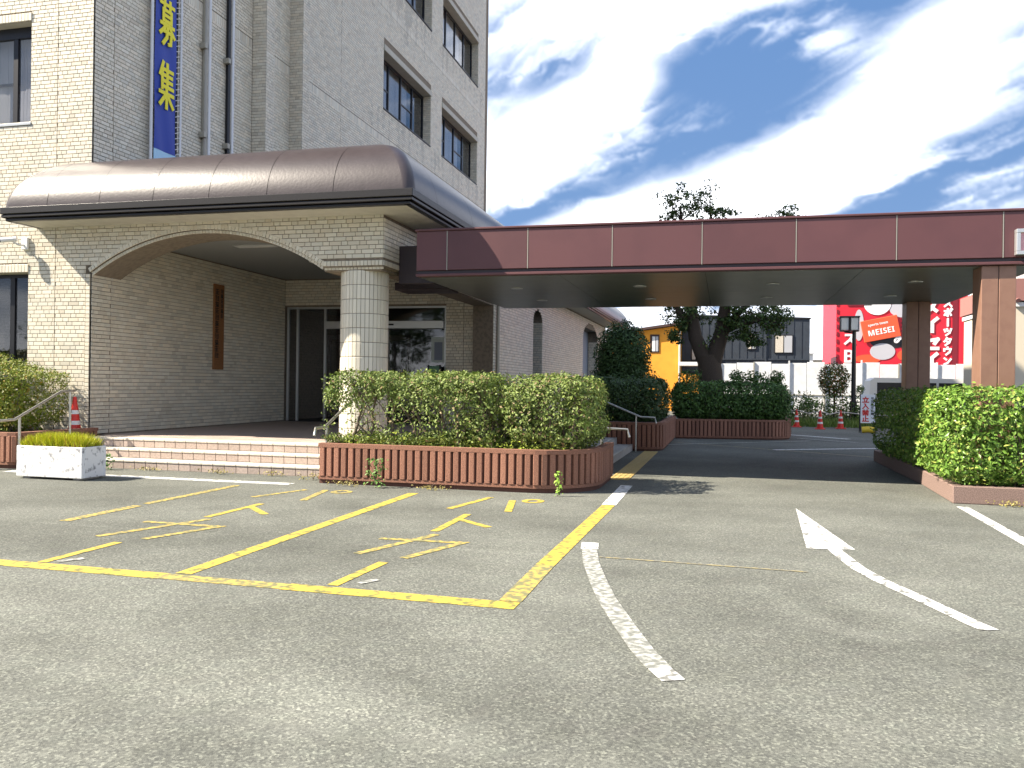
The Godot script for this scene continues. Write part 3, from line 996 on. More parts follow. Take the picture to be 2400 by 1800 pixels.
	lay(pod, Vector3(XP, 0, 0), rz, Vector3.UP, Vector3.RIGHT, 0.3, 4.12, func(y: float) -> Array:
		var r := [[19.25, 38.2]]
		for op in [[23.5, 24.75, 3.25, 3.62], [32.2, 36.0, 3.25, 3.95]]:
			var hw: float = (op[1] - op[0]) / 2
			var mid: float = (op[0] + op[1]) / 2
			var wd := 0.0
			if y < op[2]: wd = hw
			elif y < op[3]: wd = hw * sqrt(1.0 - pow((y - op[2]) / (op[3] - op[2]), 2))
			if wd > 0.0:
				var q: Array = r.pop_back()
				r.append([q[0], mid - wd])
				r.append([mid + wd, q[1]])
		return r, [20.0, 25.2, 31.5])
	all.append_array(pod)
	box("recess", XP - 1.3, XP - 0.5, 0, 3.7, -24.75, -23.5, M.dark, B)
	lay(all, Vector3(0, 0, -24.75), Vector3.RIGHT, Vector3.UP, Vector3.BACK, 0.3, 3.3, func(_y: float) -> Array: return [[XP - 0.48, XP]])
	box("shutter", XP - 0.45, XP - 0.4, 0.3, 3.7, -36.0, -32.2, mat(0.2, 0.24, 0.3, 0.5), B)
	lay(all, Vector3(0, 0, -36.0), Vector3.RIGHT, Vector3.UP, Vector3.BACK, 0.3, 3.3, func(_y: float) -> Array: return [[XP - 0.38, XP]])
	var pipe := MB.new()
	pipe.tube([Vector3(XP + 0.06, 0.3, -19.5), Vector3(XP + 0.06, 4.1, -19.5)], 0.04, 0.04, 10)
	put("downpipe", pipe, M.steel_dull, B)

	# --- door wall
	var dw := MB.new()
	dw.bx(XT, -6.6, 3.32, 4.2, ZD - 0.2, ZD)
	dw.bx(-6.6, XP, 0, 4.2, ZD - 0.2, ZD)
	put("door_wall", dw, M.mortar, B)
	lay(all, Vector3(0, 0, ZD), Vector3.RIGHT, Vector3.UP, Vector3.BACK, 0.42, 4.03, func(y: float) -> Array:
		return [[XT + 0.01, XP]] if y > 3.33 else [[-6.6, XP]], [-6.15])
	# lobby behind the glass
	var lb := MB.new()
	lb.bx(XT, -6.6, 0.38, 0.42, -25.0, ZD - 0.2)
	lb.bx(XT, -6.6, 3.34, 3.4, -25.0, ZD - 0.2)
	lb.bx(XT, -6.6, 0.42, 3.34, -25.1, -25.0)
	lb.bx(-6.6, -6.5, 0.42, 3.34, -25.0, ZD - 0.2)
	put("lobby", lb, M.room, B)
	box("porch_ceiling", XT, XP - 0.5, 4.03, 4.1, -19.4, ZA - 0.75, M.ceiling, B)
	for p in [[-8.75, -14.4], [-8.3, -16.6]]:
		var l := box("ceiling_light", p[0] - 0.45, p[0] + 0.45, 4.0, 4.03, p[1] - 0.12, p[1] + 0.12, M.silver, B, 0.006)
		box("diffuser", p[0] - 0.42, p[0] + 0.42, 3.992, 3.999, p[1] - 0.09, p[1] + 0.09, M.lamp_glass, l)
	build_doors(B)
	front_window(B, 6.06, 7.9, true)
	front_window(B, 1.2, 3.33, false)
	build_roof(B)
	build_column(B)
	# rain streaks below the side windows' sills: grime in ragged vertical runs
	var gn := FastNoiseLite.new()
	gn.seed = 6
	gn.frequency = 2.2
	var cs := []
	for k in all.size():
		var c := brick_tone()
		var o: Vector3 = all[k].origin
		if absf(o.x - XT) < 0.05 and o.z < -24.0:
			for sy: float in [10.38, 14.76]:
				var dn: float = sy - o.y
				if dn > 0 and dn < 1.5 and gn.get_noise_2d(o.z * 1.3, sy) > 0.05 + dn * 0.28: c *= 0.8
		elif gn.get_noise_3dv(o * 0.35) > 0.42: c *= 0.9
		cs.append(c)
	many("tiles", brick_mesh, M.brick, all, cs, B)

func side_window(w: Node3D, s0: float, s1: float, y0: float, y1: float) -> void:
	var xr := XT - 0.32
	var b := MB.new()
	b.cbx(XT - 0.35, XT + 0.05, y1 - 0.2, y1, -s1, -s0, 0.01)
	put("lintel", b, M.soffit, w)
	b = MB.new()
	b.cbx(XT - 0.4, XT + 0.03, y0, y0 + 0.05, -s1, -s0, 0.008)
	put("sill", b, M.frame, w)
	b = MB.new()
	var n := 4
	for k in n + 1:
		var s := lerpf(s0 + 0.04, s1 - 0.04, float(k) / n)
		b.bx(xr - 0.05, xr + 0.03, y0 + 0.05, y1 - 0.2, -s - 0.035, -s + 0.035)
	b.bx(xr - 0.05, xr + 0.028, y1 - 0.3, y1 - 0.2, -s1, -s0)
	b.bx(xr - 0.05, xr + 0.028, y0 + 0.05, y0 + 0.12, -s1, -s0)
	put("frame", b, M.frame, w)
	for k in n:
		var a := lerpf(s0 + 0.04, s1 - 0.04, float(k) / n) + 0.035
		var c := lerpf(s0 + 0.04, s1 - 0.04, float(k + 1) / n) - 0.035
		if k % 2 == 0 and y0 < 12:
			box("glazing_bar", xr - 0.02, xr + 0.02, (y0 + y1) / 2 - 0.15, (y0 + y1) / 2 - 0.11, -c, -a, M.frame, w)
		box("pane", xr - 0.012, xr - 0.004, y0 + 0.12, y1 - 0.3, -c, -a, M.glass, w)
		if k != 3:
			var cu := MB.new()
			var folds := 14
			for q in folds:
				var z0 := lerpf(a - 0.03, c + 0.03, float(q) / folds)
				var z1 := lerpf(a - 0.03, c + 0.03, float(q + 1) / folds)
				var d0 := 0.02 * (q % 2)
				var d1 := 0.02 * ((q + 1) % 2)
				cu.quad(Vector3(xr - 0.2 + d0, y0, -z0), Vector3(xr - 0.2 + d1, y0, -z1), Vector3(xr - 0.2 + d1, y1, -z1), Vector3(xr - 0.2 + d0, y1, -z0))
			put("curtain", cu, M.curtain, w)
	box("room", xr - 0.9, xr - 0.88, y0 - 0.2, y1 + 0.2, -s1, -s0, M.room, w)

func front_window(B: Node3D, y0: float, y1: float, upper: bool) -> void:
	var w := Node3D.new()
	w.name = "window"
	B.add_child(w, true)
	var z := ZA - 0.22
	var x0 := -14.7
	var x1 := -12.28
	var b := MB.new()
	b.bx(x0, x1, y1 - 0.2 if upper else y1 - 0.06, y1, z - 0.04, z + 0.03)
	b.bx(x0, x1, y0, y0 + 0.05, z - 0.04, z + 0.028)
	for x: float in [x0 + 0.04, -13.5, -12.83, x1 - 0.02]: b.bx(x - (0.05 if x < -12.4 and x > -13 else 0.025), x + (0.05 if x < -12.4 and x > -13 else 0.02), y0, y1, z - 0.05, z + 0.02)
	put("frame", b, M.frame, w)
	b = MB.new()
	b.cbx(x0, x1 + 0.02, y0 - 0.05, y0, z - 0.03, ZA + 0.03, 0.006)
	put("sill", b, M.silver if upper else M.frame, w)
	for e in [[x0 + 0.06, -13.53], [-13.47, -12.89], [-12.77, x1 - 0.04]]:
		box("pane", e[0], e[1], y0 + 0.05, y1 - (0.2 if upper else 0.06), z - 0.012, z - 0.004, M.glass, w)
	if upper:
		for k in 9:
			var xa := -14.6 + k * 0.2
			box("curtain", xa, xa + 0.19, y0, y1, z - 0.2, z - 0.19 + 0.004 * (k % 2), M.curtain, w)
		for k in 8:
			var xa := -12.9 + k * 0.075
			box("blind_slat", xa, xa + 0.068, y0, y1, z - 0.18, z - 0.172, M.blind, w)
		box("rail", -13.4, -12.9, y0 + 0.85, y0 + 0.89, z - 0.16, z - 0.13, M.frame, w)
	else:
		for k in 24:
			var ya := y1 - 0.1 - k * 0.055
			box("blind_slat", x0, x1, ya, ya + 0.035, z - 0.2, z - 0.17, M.dark, w)
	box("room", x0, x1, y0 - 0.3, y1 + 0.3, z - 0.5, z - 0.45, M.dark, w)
	# reveal facing left hand jamb and head
	b = MB.new()
	b.bx(x0, x1, y1 - 0.002, y1 + 0.0, z, ZA - 0.002)
	put("reveal", b, M.soffit, w)

func build_doors(B: Node3D) -> void:
	var d := Node3D.new()
	d.name = "entrance_door"
	B.add_child(d, true)
	var z := ZD - 0.08
	var b := MB.new()
	for x: float in [XT + 0.06, -10.62, -9.85, -8.22, -6.63]: b.cbx(x - 0.025, x + 0.025, 0.42, 3.32, z - 0.04, z + 0.04, 0.004)
	b.cbx(XT + 0.05, -6.6, 3.27, 3.318, z - 0.035, z + 0.035, 0.004)
	put("frame", b, M.silver, d)
	box("door_header", -9.82, -6.66, 2.76, 2.95, z - 0.05, z + 0.12, M.silver, d, 0.008)
	box("sensor", -8.2, -7.95, 2.84, 2.88, z + 0.121, z + 0.135, M.dark, d, 0.003)
	for e in [[XT + 0.09, -10.65], [-10.59, -9.88], [-9.82, -8.25], [-8.19, -6.66]]:
		if e[0] < -9.85: box("pane", e[0], e[1], 0.45, 3.26, z - 0.006, z + 0.002, M.glass, d)
		else:
			box("pane", e[0], e[1], 0.45, 2.75, z - 0.006, z + 0.002, M.glass, d)
			box("pane", e[0], e[1], 2.96, 3.26, z - 0.006, z + 0.002, M.glass, d)
	# inner doors of the lobby: dark leaves with long pull handles
	for x: float in [-10.2, -9.35, -8.5]:
		var lf := MB.new()
		lf.cbx(x - 0.36, x - 0.26, 0.42, 2.7, -21.06, -21.0, 0.005)
		lf.cbx(x + 0.26, x + 0.36, 0.42, 2.7, -21.06, -21.0, 0.005)
		lf.cbx(x - 0.26, x + 0.26, 2.55, 2.7, -21.058, -21.002, 0.005)
		lf.cbx(x - 0.26, x + 0.26, 0.42, 0.7, -21.058, -21.002, 0.005)
		lf.cbx(x - 0.26, x + 0.26, 1.45, 1.6, -21.058, -21.002, 0.005)
		put("door_leaf", lf, mat(0.03, 0.016, 0.012, 0.5), d)
		var h := MB.new()
		h.tube([Vector3(x + 0.31, 1.0, -20.93), Vector3(x + 0.31, 2.0, -20.93)], 0.016, 0.016, 8)
		h.tube([Vector3(x + 0.31, 1.05, -21.0), Vector3(x + 0.31, 1.05, -20.93)], 0.01, 0.01, 6)
		h.tube([Vector3(x + 0.31, 1.95, -21.0), Vector3(x + 0.31, 1.95, -20.93)], 0.01, 0.01, 6)
		put("handle", h, M.silver, d)
	var po := thing("poster", "pale poster stuck inside the entrance glass beside the brick pier", "poster", Vector3(-6.84, 1.93, z + 0.006))
	box("sheet", -0.16, 0.18, 0.0, 0.62, 0, 0.004, M.poster, po)
	box("printed_area", -0.08, 0.13, 0.06, 0.5, 0.0045, 0.006, mat(0.16, 0.19, 0.25, 0.6), po)
	var gb := thing("notice_board", "small green notice board on dark legs beside the entrance glass", "notice board", Vector3(-6.8, 0.42, ZD + 0.25))
	box("board", -0.13, 0.13, 0.9, 1.42, -0.01, 0.01, M.green_board, gb, 0.003)
	box("sheet", -0.11, 0.11, 0.98, 1.12, 0.011, 0.014, M.poster, gb)
	for x: float in [-0.15, 0.15]: box("leg", x - 0.018, x + 0.018, 0.0, 1.45, -0.02, 0.02, M.frame, gb, 0.003)

# ------------------------------------------------------------------ rounded porch roof
func build_roof(B: Node3D) -> void:
	var XL := -12.15
	var XR := -4.6
	var ZF := -11.85
	var ZB := -40.8
	var rc := 0.16
	var roof := Node3D.new()
	roof.name = "roof"
	B.add_child(roof)
	# profile: inset and height from the eave up, 0..1
	var prof := func(t: float) -> Vector2:
		var a := t * PI / 2
		return Vector2(0.9 * (1.0 - cos(a)) * 1.0 + 0.12 * t, 4.34 + 0.96 * sin(a))
	var back := prof
	var xs := [XL, -11.2, -10.16, -9.12, -8.08, -7.04, -5.9, XR]
	for k in xs.size() - 1:
		var xa: float = xs[k]
		var xb: float = xs[k + 1]
		var b := MB.new()
		b.grid(func(u: float, v: float) -> Vector3:
			var p: Vector2 = prof.call(v)
			var l := maxf(xa + 0.005, XL + p.x + rc)
			var r := minf(xb - 0.005, XR - p.x - rc)
			if r < l: r = l
			return Vector3(lerpf(l, r, u), p.y, ZF - p.x), 4, 14)
		put("roof_panel", b, M.roof, roof)
	# rounded hips
	for sgn: float in [-1.0, 1.0]:
		var b := MB.new()
		b.grid(func(u: float, v: float) -> Vector3:
			var p: Vector2 = prof.call(v)
			var cx := (XR - p.x - rc) if sgn > 0 else (XL + p.x + rc)
			var t := PI / 2 * u if sgn < 0 else PI / 2 * (1.0 - u)
			var o := Vector3(cx, p.y, ZF - p.x - rc)
			if sgn > 0: return o + Vector3(sin(PI / 2 * u), 0, cos(PI / 2 * u)) * rc
			return o + Vector3(-cos(PI / 2 * u), 0, sin(PI / 2 * u)) * rc, 6, 14)
		put("roof_hip", b, M.roof, roof)
	# right-hand slope
	var zz := ZF
	var first := true
	while zz > ZB:
		var z0 := zz
		var z1 := zz - (1.15 if first else 2.0)
		first = false
		var b := MB.new()
		b.grid(func(u: float, v: float) -> Vector3:
			var p: Vector2 = prof.call(v)
			var za := minf(z0 - 0.005, ZF - p.x - rc)
			var zb := minf(z1 + 0.005, za)
			return Vector3(XR - p.x, p.y, lerpf(za, zb, u)), 4, 14)
		put("roof_panel", b, M.roof, roof)
		zz = z1
	# left return up to the tower wall
	var lb := MB.new()
	lb.grid(func(u: float, v: float) -> Vector3:
		var p: Vector2 = prof.call(v)
		var zb := minf(ZF - p.x - rc, ZA + 0.02)
		return Vector3(XL + p.x, p.y, lerpf(minf(ZA, zb), maxf(ZF - p.x - rc, ZA), u)), 2, 14)
	put("roof_panel", lb, M.roof, roof)
	# deck, under-lining that closes the seams, eave trim and soffit
	var dk := MB.new()
	dk.quad(Vector3(XL + 1.0, 5.28, ZF - 1.0), Vector3(XR - 1.0, 5.28, ZF - 1.0), Vector3(XR - 1.0, 5.28, ZB), Vector3(XL + 1.0, 5.28, ZB))
	put("roof_deck", dk, M.roof_seam, roof)
	var un := MB.new()
	un.grid(func(u: float, v: float) -> Vector3:
		var p: Vector2 = prof.call(v)
		return Vector3(lerpf(XL + p.x + rc, XR - p.x - rc, u), p.y - 0.012, ZF - p.x - 0.012), 4, 14)
	un.grid(func(u: float, v: float) -> Vector3:
		var p: Vector2 = prof.call(v)
		return Vector3(XR - p.x - 0.012, p.y - 0.012, lerpf(ZF - p.x - rc, ZB, u)), 4, 14)
	put("roof_lining", un, M.roof_seam, roof)
	var tr := MB.new()
	var ring := func(i0: float, ya: float, yb: float, depth: float) -> void:
		tr.cbx(XL + i0, XR - i0, ya, yb, ZF - i0 - depth, ZF - i0, 0.008)
		tr.cbx(XR - i0 - depth, XR - i0 - 0.0005, ya, yb, ZB, ZF - i0 - 0.001, 0.008)
		tr.cbx(XL + i0 + 0.0005, XL + i0 + depth, ya, yb, ZA, ZF - i0 - 0.001, 0.008)
	ring.call(0.05, 4.12, 4.165, 0.1)
	ring.call(0.0, 4.175, 4.225, 0.12)
	ring.call(-0.015, 4.235, 4.35, 0.1)
	put("eave_trim", tr, M.roof_trim, roof)
	var so := MB.new()
	so.bx(XL + 0.06, XR - 0.06, 4.125, 4.15, ZA, ZF - 0.06)
	so.bx(XP, XR - 0.06, 4.125, 4.15, ZB + 0.1, ZA)
	put("soffit", so, M.soffit, roof)

# ------------------------------------------------------------------ tiled column
func build_column(B: Node3D) -> void:
	var c := Vector3(-5.87, 0, -13.02)
	var r := 0.385
	var col := Node3D.new()
	col.name = "column"
	B.add_child(col)
	var b := MB.new()
	b.lathe(c, [Vector2(r, 0.42), Vector2(r, 3.26)], 36)
	put("core", b, M.mortar, col)
	var rest := []
	var away := (Vector3(0, 0, 0) - c)
	var facing := atan2(away.x, away.z)
	for row in 12:
		var y0 := 0.42 + row * 0.2355
		for k in 36:
			var t := TAU * k / 36.0
			var n := Vector3(sin(t), 0, cos(t))
			var tr := Transform3D(Basis(Vector3(cos(t), 0, -sin(t)) * 0.061, Vector3(0, 0.2265, 0), n * 0.012), c + n * (r - 0.001) + Vector3(0, y0 + 0.1175, 0))
			if absf(wrapf(t - facing, -PI, PI)) < 1.9 and row > 0: putm("tile", brick_mesh, M.column_tile[rng.randi() % 4], col, tr)
			else: rest.append(tr)
	many("tiles", brick_mesh, M.column_tile[0], rest, [], col)

# ------------------------------------------------------------------ drive-through canopy
func build_canopy() -> void:
	var C := thing("entrance_canopy", "flat maroon panelled canopy on bronze pillars over the driveway", "canopy", Vector3(0, 0, 0))
	var x0 := -4.73
	var x1 := 4.15
	var zf := -12.4
	var zb := -17.83
	box("core", x0 + 0.04, x1 - 0.04, 3.13, 3.79, zb + 0.04, zf - 0.05, M.fascia_dark, C)
	var xs := [x0, -4.22, -2.93, -1.645, -0.346, 0.945, 2.25, 3.56, x1]
	for k in xs.size() - 1:
		box("fascia_panel", xs[k] + 0.007, xs[k + 1] - 0.007, 3.178, 3.79, zf - 0.045, zf, M.fascia[k % 3], C, 0.006)
		if k > 0:
			box("joint_cover", xs[k] - 0.006, xs[k] + 0.006, 3.178, 3.79, zf - 0.04, zf + 0.003, M.steel_dull, C)
	for k in 4:
		var za := lerpf(zf - 0.06, zb, k / 4.0)
		var zc := lerpf(zf - 0.06, zb, (k + 1) / 4.0)
		box("fascia_panel", x0, x0 + 0.038, 3.178, 3.788, zc + 0.006, za - 0.006, M.fascia[k % 3], C, 0.005)
		box("fascia_panel", x1 - 0.038, x1, 3.178, 3.788, zc + 0.006, za - 0.006, M.fascia[k % 3], C, 0.005)
	box("coping", x0 - 0.02, x1 + 0.02, 3.793, 3.828, zb - 0.02, zf + 0.02, M.fascia[1], C, 0.008)
	box("lower_trim", x0, x1, 3.085, 3.125, zf - 0.12, zf + 0.012, M.fascia[0], C, 0.006)
	box("lower_band", x0 + 0.02, x1 - 0.02, 3.126, 3.172, zf - 0.1, zf - 0.028, M.fascia_dark, C)
	box("rear_fascia", x0, x1, 3.085, 3.79, zb, zb + 0.035, M.fascia[1], C, 0.006)
	var sx := [x0 + 0.03, -2.46, -0.3, 1.86, x1 - 0.03]
	for k in 4:
		for q in 2:
			var za: float = [zf - 0.125, -15.1][q]
			var zc: float = [-15.1, zb + 0.04][q]
			box("soffit_panel", sx[k] + 0.004, sx[k + 1] - 0.004, 3.08, 3.1, zc + 0.004, za - 0.004, M.canopy_soffit, C)
	for x: float in [-3.52, -1.4, 0.72, 2.84]:
		for z: float in [-14.12, -16.18]:
			var b := MB.new()
			b.lathe(Vector3(x, 0, z), [Vector2(0.0, 3.074), Vector2(0.075, 3.072), Vector2(0.09, 3.068), Vector2(0.105, 3.07), Vector2(0.108, 3.08)], 20)
			put("downlight", b, M.silver, C)
	for p in [[3.32, zf - 0.06], [3.32, -17.25]]:
		var pl := Node3D.new()
		pl.name = "pillar"
		C.add_child(pl, true)
		var za: float = p[1]
		box("casing", p[0], p[0] + 0.205, 0.0, 3.08, za - 0.42, za, M.pillar, pl, 0.006)
		box("casing", p[0] + 0.213, p[0] + 0.42, 0.0, 3.08, za - 0.42, za, M.pillar, pl, 0.006)
		box("joint_strip", p[0] + 0.2, p[0] + 0.22, 0.0, 3.08, za - 0.41, za - 0.01, M.fascia_dark, pl)
	# dark beam tying the canopy to the porch
	box("tie_beam", XP + 0.005, x0 - 0.004, 3.08, 3.72, -13.9, -13.25, M.fascia_dark, C, 0.01)
	box("tie_beam", XP - 0.35, x0 - 0.006, 3.06, 3.2, -14.6, -13.95, M.fascia_dark, C, 0.01)

	var S := thing("framed_sign", "pink sign box in a silver frame on the canopy fascia", "sign", Vector3(3.69, 3.2, zf + 0.004))
	var f := MB.new()
	f.cbx(0, 0.9, 0, 0.05, 0, 0.1, 0.004)
	f.cbx(0, 0.9, 0.29, 0.34, 0, 0.1, 0.004)
	f.cbx(0.0005, 0.05, 0.0505, 0.2895, 0, 0.098, 0.004)
	f.cbx(0.85, 0.8995, 0.0505, 0.2895, 0, 0.098, 0.004)
	put("frame", f, M.silver, S)
	box("panel", 0.05, 0.85, 0.05, 0.29, 0.01, 0.07, M.pink, S)

# ------------------------------------------------------------------ ribbed planters
# outline: points (x, z) walked so that the outside is on the right hand; ribs every pitch metres
func ribbed(P: Node3D, path: Array, y0: float, y1: float, pitch := 0.108) -> void:
	var total := 0.0
	for k in path.size() - 1: total += Vector2(path[k][0], path[k][1]).distance_to(Vector2(path[k + 1][0], path[k + 1][1]))
	var at := func(s: float) -> Array:
		var q := s
		for k in path.size() - 1:
			var a := Vector2(path[k][0], path[k][1])
			var b := Vector2(path[k + 1][0], path[k + 1][1])
			var l := a.distance_to(b)
			if q <= l or k == path.size() - 2:
				return [a.lerp(b, q / l), (b - a).normalized()]
			q -= l
		return []
	# back face, plinth and coping follow the outline
	var back := MB.new()
	var cope := MB.new()
	var n := int(total / 0.15) + 1
	var side := func(s: float, off: float) -> Vector3:
		var e: Array = at.call(s)
		var d: Vector2 = e[1]
		var e0: Array = at.call(maxf(s - 0.06, 0.0))
		var e1: Array = at.call(minf(s + 0.06, total))
		d = ((e0[1] as Vector2) + (e1[1] as Vector2)).normalized()
		var o := Vector2(-d.y, d.x)
		var p: Vector2 = e[0] + o * off
		return Vector3(p.x, 0, p.y)
	for k in n:
		var s0 := total * k / n
		var s1 := total * (k + 1) / n
		var qs := [side.call(s0, -0.03), side.call(s1, -0.03)]
		back.quad(qs[0], qs[1], qs[1] + Vector3(0, y1, 0), qs[0] + Vector3(0, y1, 0))
		for w in [[0.012, y1 - 0.055, y1], [0.0, y0, y0 + 0.045]]:
			var a: Vector3 = side.call(s0, w[0])
			var b: Vector3 = side.call(s1, w[0])
			var ai: Vector3 = side.call(s0, -0.11)
			var bi: Vector3 = side.call(s1, -0.11)
			var u0 := Vector3(0, w[1], 0)
			var u1 := Vector3(0, w[2], 0)
			cope.quad(a + u0, b + u0, b + u1, a + u1)
			cope.quad(a + u1, b + u1, bi + u1, ai + u1)
			cope.quad(ai + u0, bi + u0, b + u0, a + u0)
			if w[1] > 0.3: cope.quad(bi + u0, ai + u0, ai + u1, bi + u1)
	put("trough", back, M.rib_back, P)
	put("coping", cope, M.rib[1], P)
	var rm := MB.new()
	var hh := (y1 - 0.055 - y0 - 0.045) / 2
	rm.cobox(Vector3(0, 0, -0.012), Vector3((pitch - 0.034) / 2, hh + 0.004, 0.022), Basis.IDENTITY, 0.007)
	var mesh := rm.mesh()
	var cnt := int(total / pitch)
	for k in cnt:
		var s := (k + 0.5) * total / cnt
		var e: Array = at.call(s)
		var e0: Array = at.call(maxf(s - 0.05, 0.0))
		var e1: Array = at.call(minf(s + 0.05, total))
		var d: Vector2 = ((e0[1] as Vector2) + (e1[1] as Vector2)).normalized()
		var x := Vector3(d.x, 0, d.y)
		var z := Vector3(-d.y, 0, d.x)
		var p: Vector2 = e[0]
		putm("rib", mesh, M.rib[[0, 0, 1, 2, 0, 3, 2, 1][rng.randi() % 8]], P, Transform3D(Basis(x, Vector3.UP, z), Vector3(p.x, y0 + 0.045 + hh, p.y)))

func arc_pts(cx: float, cz: float, r: float, a0: float, a1: float, n: int) -> Array:
	var o := []
	for k in n + 1:
		var a := deg_to_rad(lerpf(a0, a1, float(k) / n))
		o.append([cx + r * sin(a), cz + r * cos(a)])
	return o

func build_planters() -> void:
	# beside the steps, with a rounded end by the driveway
	var P := thing("ribbed_planter", "long brick-red ribbed planter with rounded end in front of tiled column", "planter")
	ribbed(P, [[-5.47, -10.66], [-2.5, -10.62]] + arc_pts(-2.5, -11.5, 0.88, 0, 90, 10).slice(1) + [[-1.62, -12.6]], 0.06, 0.56)
	var s := MB.new()
	s.bx(-5.47, -5.4, 0, 0.55, -12.05, -10.7)
	s.bx(-5.4, -1.75, 0, 0.5, -12.5, -11.4)
	s.bx(-5.4, -2.4, 0, 0.499, -11.4, -10.75)
	put("soil", s, M.soil, P)
	box("plinth", -5.44, -2.3, 0, 0.062, -11.6, -10.72, M.concrete, P)
	var Q := thing("ribbed_planter", "brick-red ribbed planter under the clipped shrub left of the white box", "planter")
	ribbed(Q, [[-15.5, -10.7], [-10.67, -10.7], [-10.67, -12.5]], 0.06, 0.56)
	box("soil", -15.5, -10.75, 0, 0.5, -12.5, -10.78, M.soil, Q)
	var R := thing("ribbed_planter", "brick-red ribbed planter at the end of the side steps below the topiary", "planter")
	ribbed(R, [[-3.6, -18.45], [-1.75, -18.45]] + arc_pts(-1.75, -18.9, 0.45, 0, 90, 6).slice(1) + [[-1.3, -23.3]], 0.04, 0.62)
	box("soil", -3.6, -1.4, 0, 0.56, -23.3, -18.95, M.soil, R)
	var T := thing("ribbed_planter", "low dark ribbed planter below the big tree along the far drive", "planter")
	ribbed(T, [[-1.3, -23.35], [0.9, -23.8]] + arc_pts(0.9, -24.7, 0.9, 0, 90, 6).slice(1) + [[1.8, -28.0]], 0.04, 0.54)
	box("soil", -1.3, 1.65, 0, 0.46, -29.0, -24.3, M.soil, T)
	# kerbed bed under the right pillars
	var K := thing("kerbed_bed", "low pink granite kerb around the hedge bed at the canopy pillars", "kerb")
	var pts := [[9.0, -11.4], [2.76, -11.46], [2.85, -13.6], [2.85, -15.6], [2.85, -17.75]]
	for k in pts.size() - 1:
		var a := Vector3(pts[k][0], 0, pts[k][1])
		var b := Vector3(pts[k + 1][0], 0, pts[k + 1][1])
		var d := (b - a).normalized()
		var nn := Vector3(d.z, 0, -d.x)
		if k == 0: nn = Vector3(0, 0, -1)
		var kb := MB.new()
		var l := (b - a).length()
		var bs := Basis(d, Vector3.UP, d.cross(Vector3.UP))
		var inn := Vector3(0, 0, -1) if k == 0 else Vector3(1, 0, 0)
		var pieces := maxi(1, int(l / 1.5))
		for q in pieces:
			var pa := a.lerp(b, float(q) / pieces)
			var pb := a.lerp(b, float(q + 1) / pieces)
			var one := MB.new()
			var trim := 0.14 if (k == 0 and q == pieces - 1) else 0.0
			one.cobox((pa + pb) / 2 + inn * 0.07 + Vector3(0, 0.11, 0) - d * trim / 2 * 0.0, Vector3((pb - pa).length() / 2 - 0.003, 0.11, 0.07), Basis(d, Vector3.UP, d.cross(Vector3.UP)), 0.01)
			put("kerb_stone", one, M.kerb, K)
	box("soil", 2.99, 9.0, 0, 0.16, -17.7, -11.62, M.soil, K)

# ------------------------------------------------------------------ steps, landing, rails
func build_steps() -> void:
	var S := thing("entrance_steps", "three pale tiled steps with white nosings up to the shaded porch landing", "steps")
	box("landing", XT, -2.66, 0.0, 0.405, ZD, -12.12, M.landing, S)
	var noses := [-11.35, -11.715, -12.08]
	for k in 3:
		var y: float = 0.14 * (k + 1)
		var st := Node3D.new()
		st.name = "step"
		S.add_child(st, true)
		var z: float = noses[k]
		box("core", -10.6, -5.5, y - 0.14, y - 0.012, z - 0.36, z - 0.014, M.mortar, st)
		var x := -10.6
		var q := 0
		while x < -5.52:
			var xb := minf(x + 0.2, -5.5)
			var ri := MB.new()
			ri.cbx(x + 0.004, xb - 0.004, y - 0.139, y - 0.036, z - 0.02, z - 0.003, 0.003)
			put("riser_tile", ri, M.step_tile[rng.randi() % 4], st)
			var no := MB.new()
			no.cbx(x + 0.002, xb - 0.002, y - 0.031, y, z - 0.13, z + 0.006, 0.006)
			put("nosing_tile", no, M.nosing, st)
			x += 0.2
			q += 1
		box("tread", -10.6, -5.5, y - 0.02, y - 0.002, z - 0.36, z - 0.132, M.nosing, st)
	# lit strip of landing tiles behind the top nosing
	for i in 26:
		for j in 5:
			var xa := -10.6 + i * 0.2
			var za := -12.445 - j * 0.2
			if xa > -5.55: continue
			var t := MB.new()
			t.cbx(xa + 0.003, xa + 0.197, 0.404, 0.419, za - 0.197, za - 0.003, 0.002)
			put("floor_tile", t, M.step_tile[rng.randi() % 4], S)
	var D := thing("side_steps", "dull grey side steps between the two ribbed planters beside the driveway", "steps")
	for k in 3:
		var y: float = 0.14 * (k + 1)
		var x: float = -1.94 - 0.34 * k
		var st := MB.new()
		st.cbx(x - 0.4, x, 0.0, y, -18.4, -12.64, 0.008)
		var sn := put("step", st, M.concrete, D)
		box("nosing", x - 0.05, x + 0.004, y + 0.001, y + 0.006, -18.4, -12.64, M.steel_dull, sn)
	handrail("handrail", "stainless handrail on the steps next to the ribbed planter's straight end", [Vector3(-5.55, 0.66, -10.68), Vector3(-5.55, 0.76, -10.72), Vector3(-5.55, 0.765, -11.0), Vector3(-5.55, 1.14, -11.9), Vector3(-5.55, 1.15, -12.3)], [[-11.06, 0.78, 0.0], [-12.25, 1.14, 0.42]])
	handrail("handrail", "stainless handrail on the steps behind the white flower box", [Vector3(-10.58, 0.66, -10.3), Vector3(-10.58, 0.76, -10.33), Vector3(-10.58, 0.77, -10.62), Vector3(-10.58, 1.2, -11.55), Vector3(-10.58, 1.21, -11.85)], [[-10.72, 0.8, 0.0], [-11.75, 1.2, 0.28]])
	siderail("handrail", "grey handrail across the side steps against the far ribbed planter", -18.2)
	siderail("handrail", "pale handrail across the side steps behind the hedge's rounded end", -13.0)

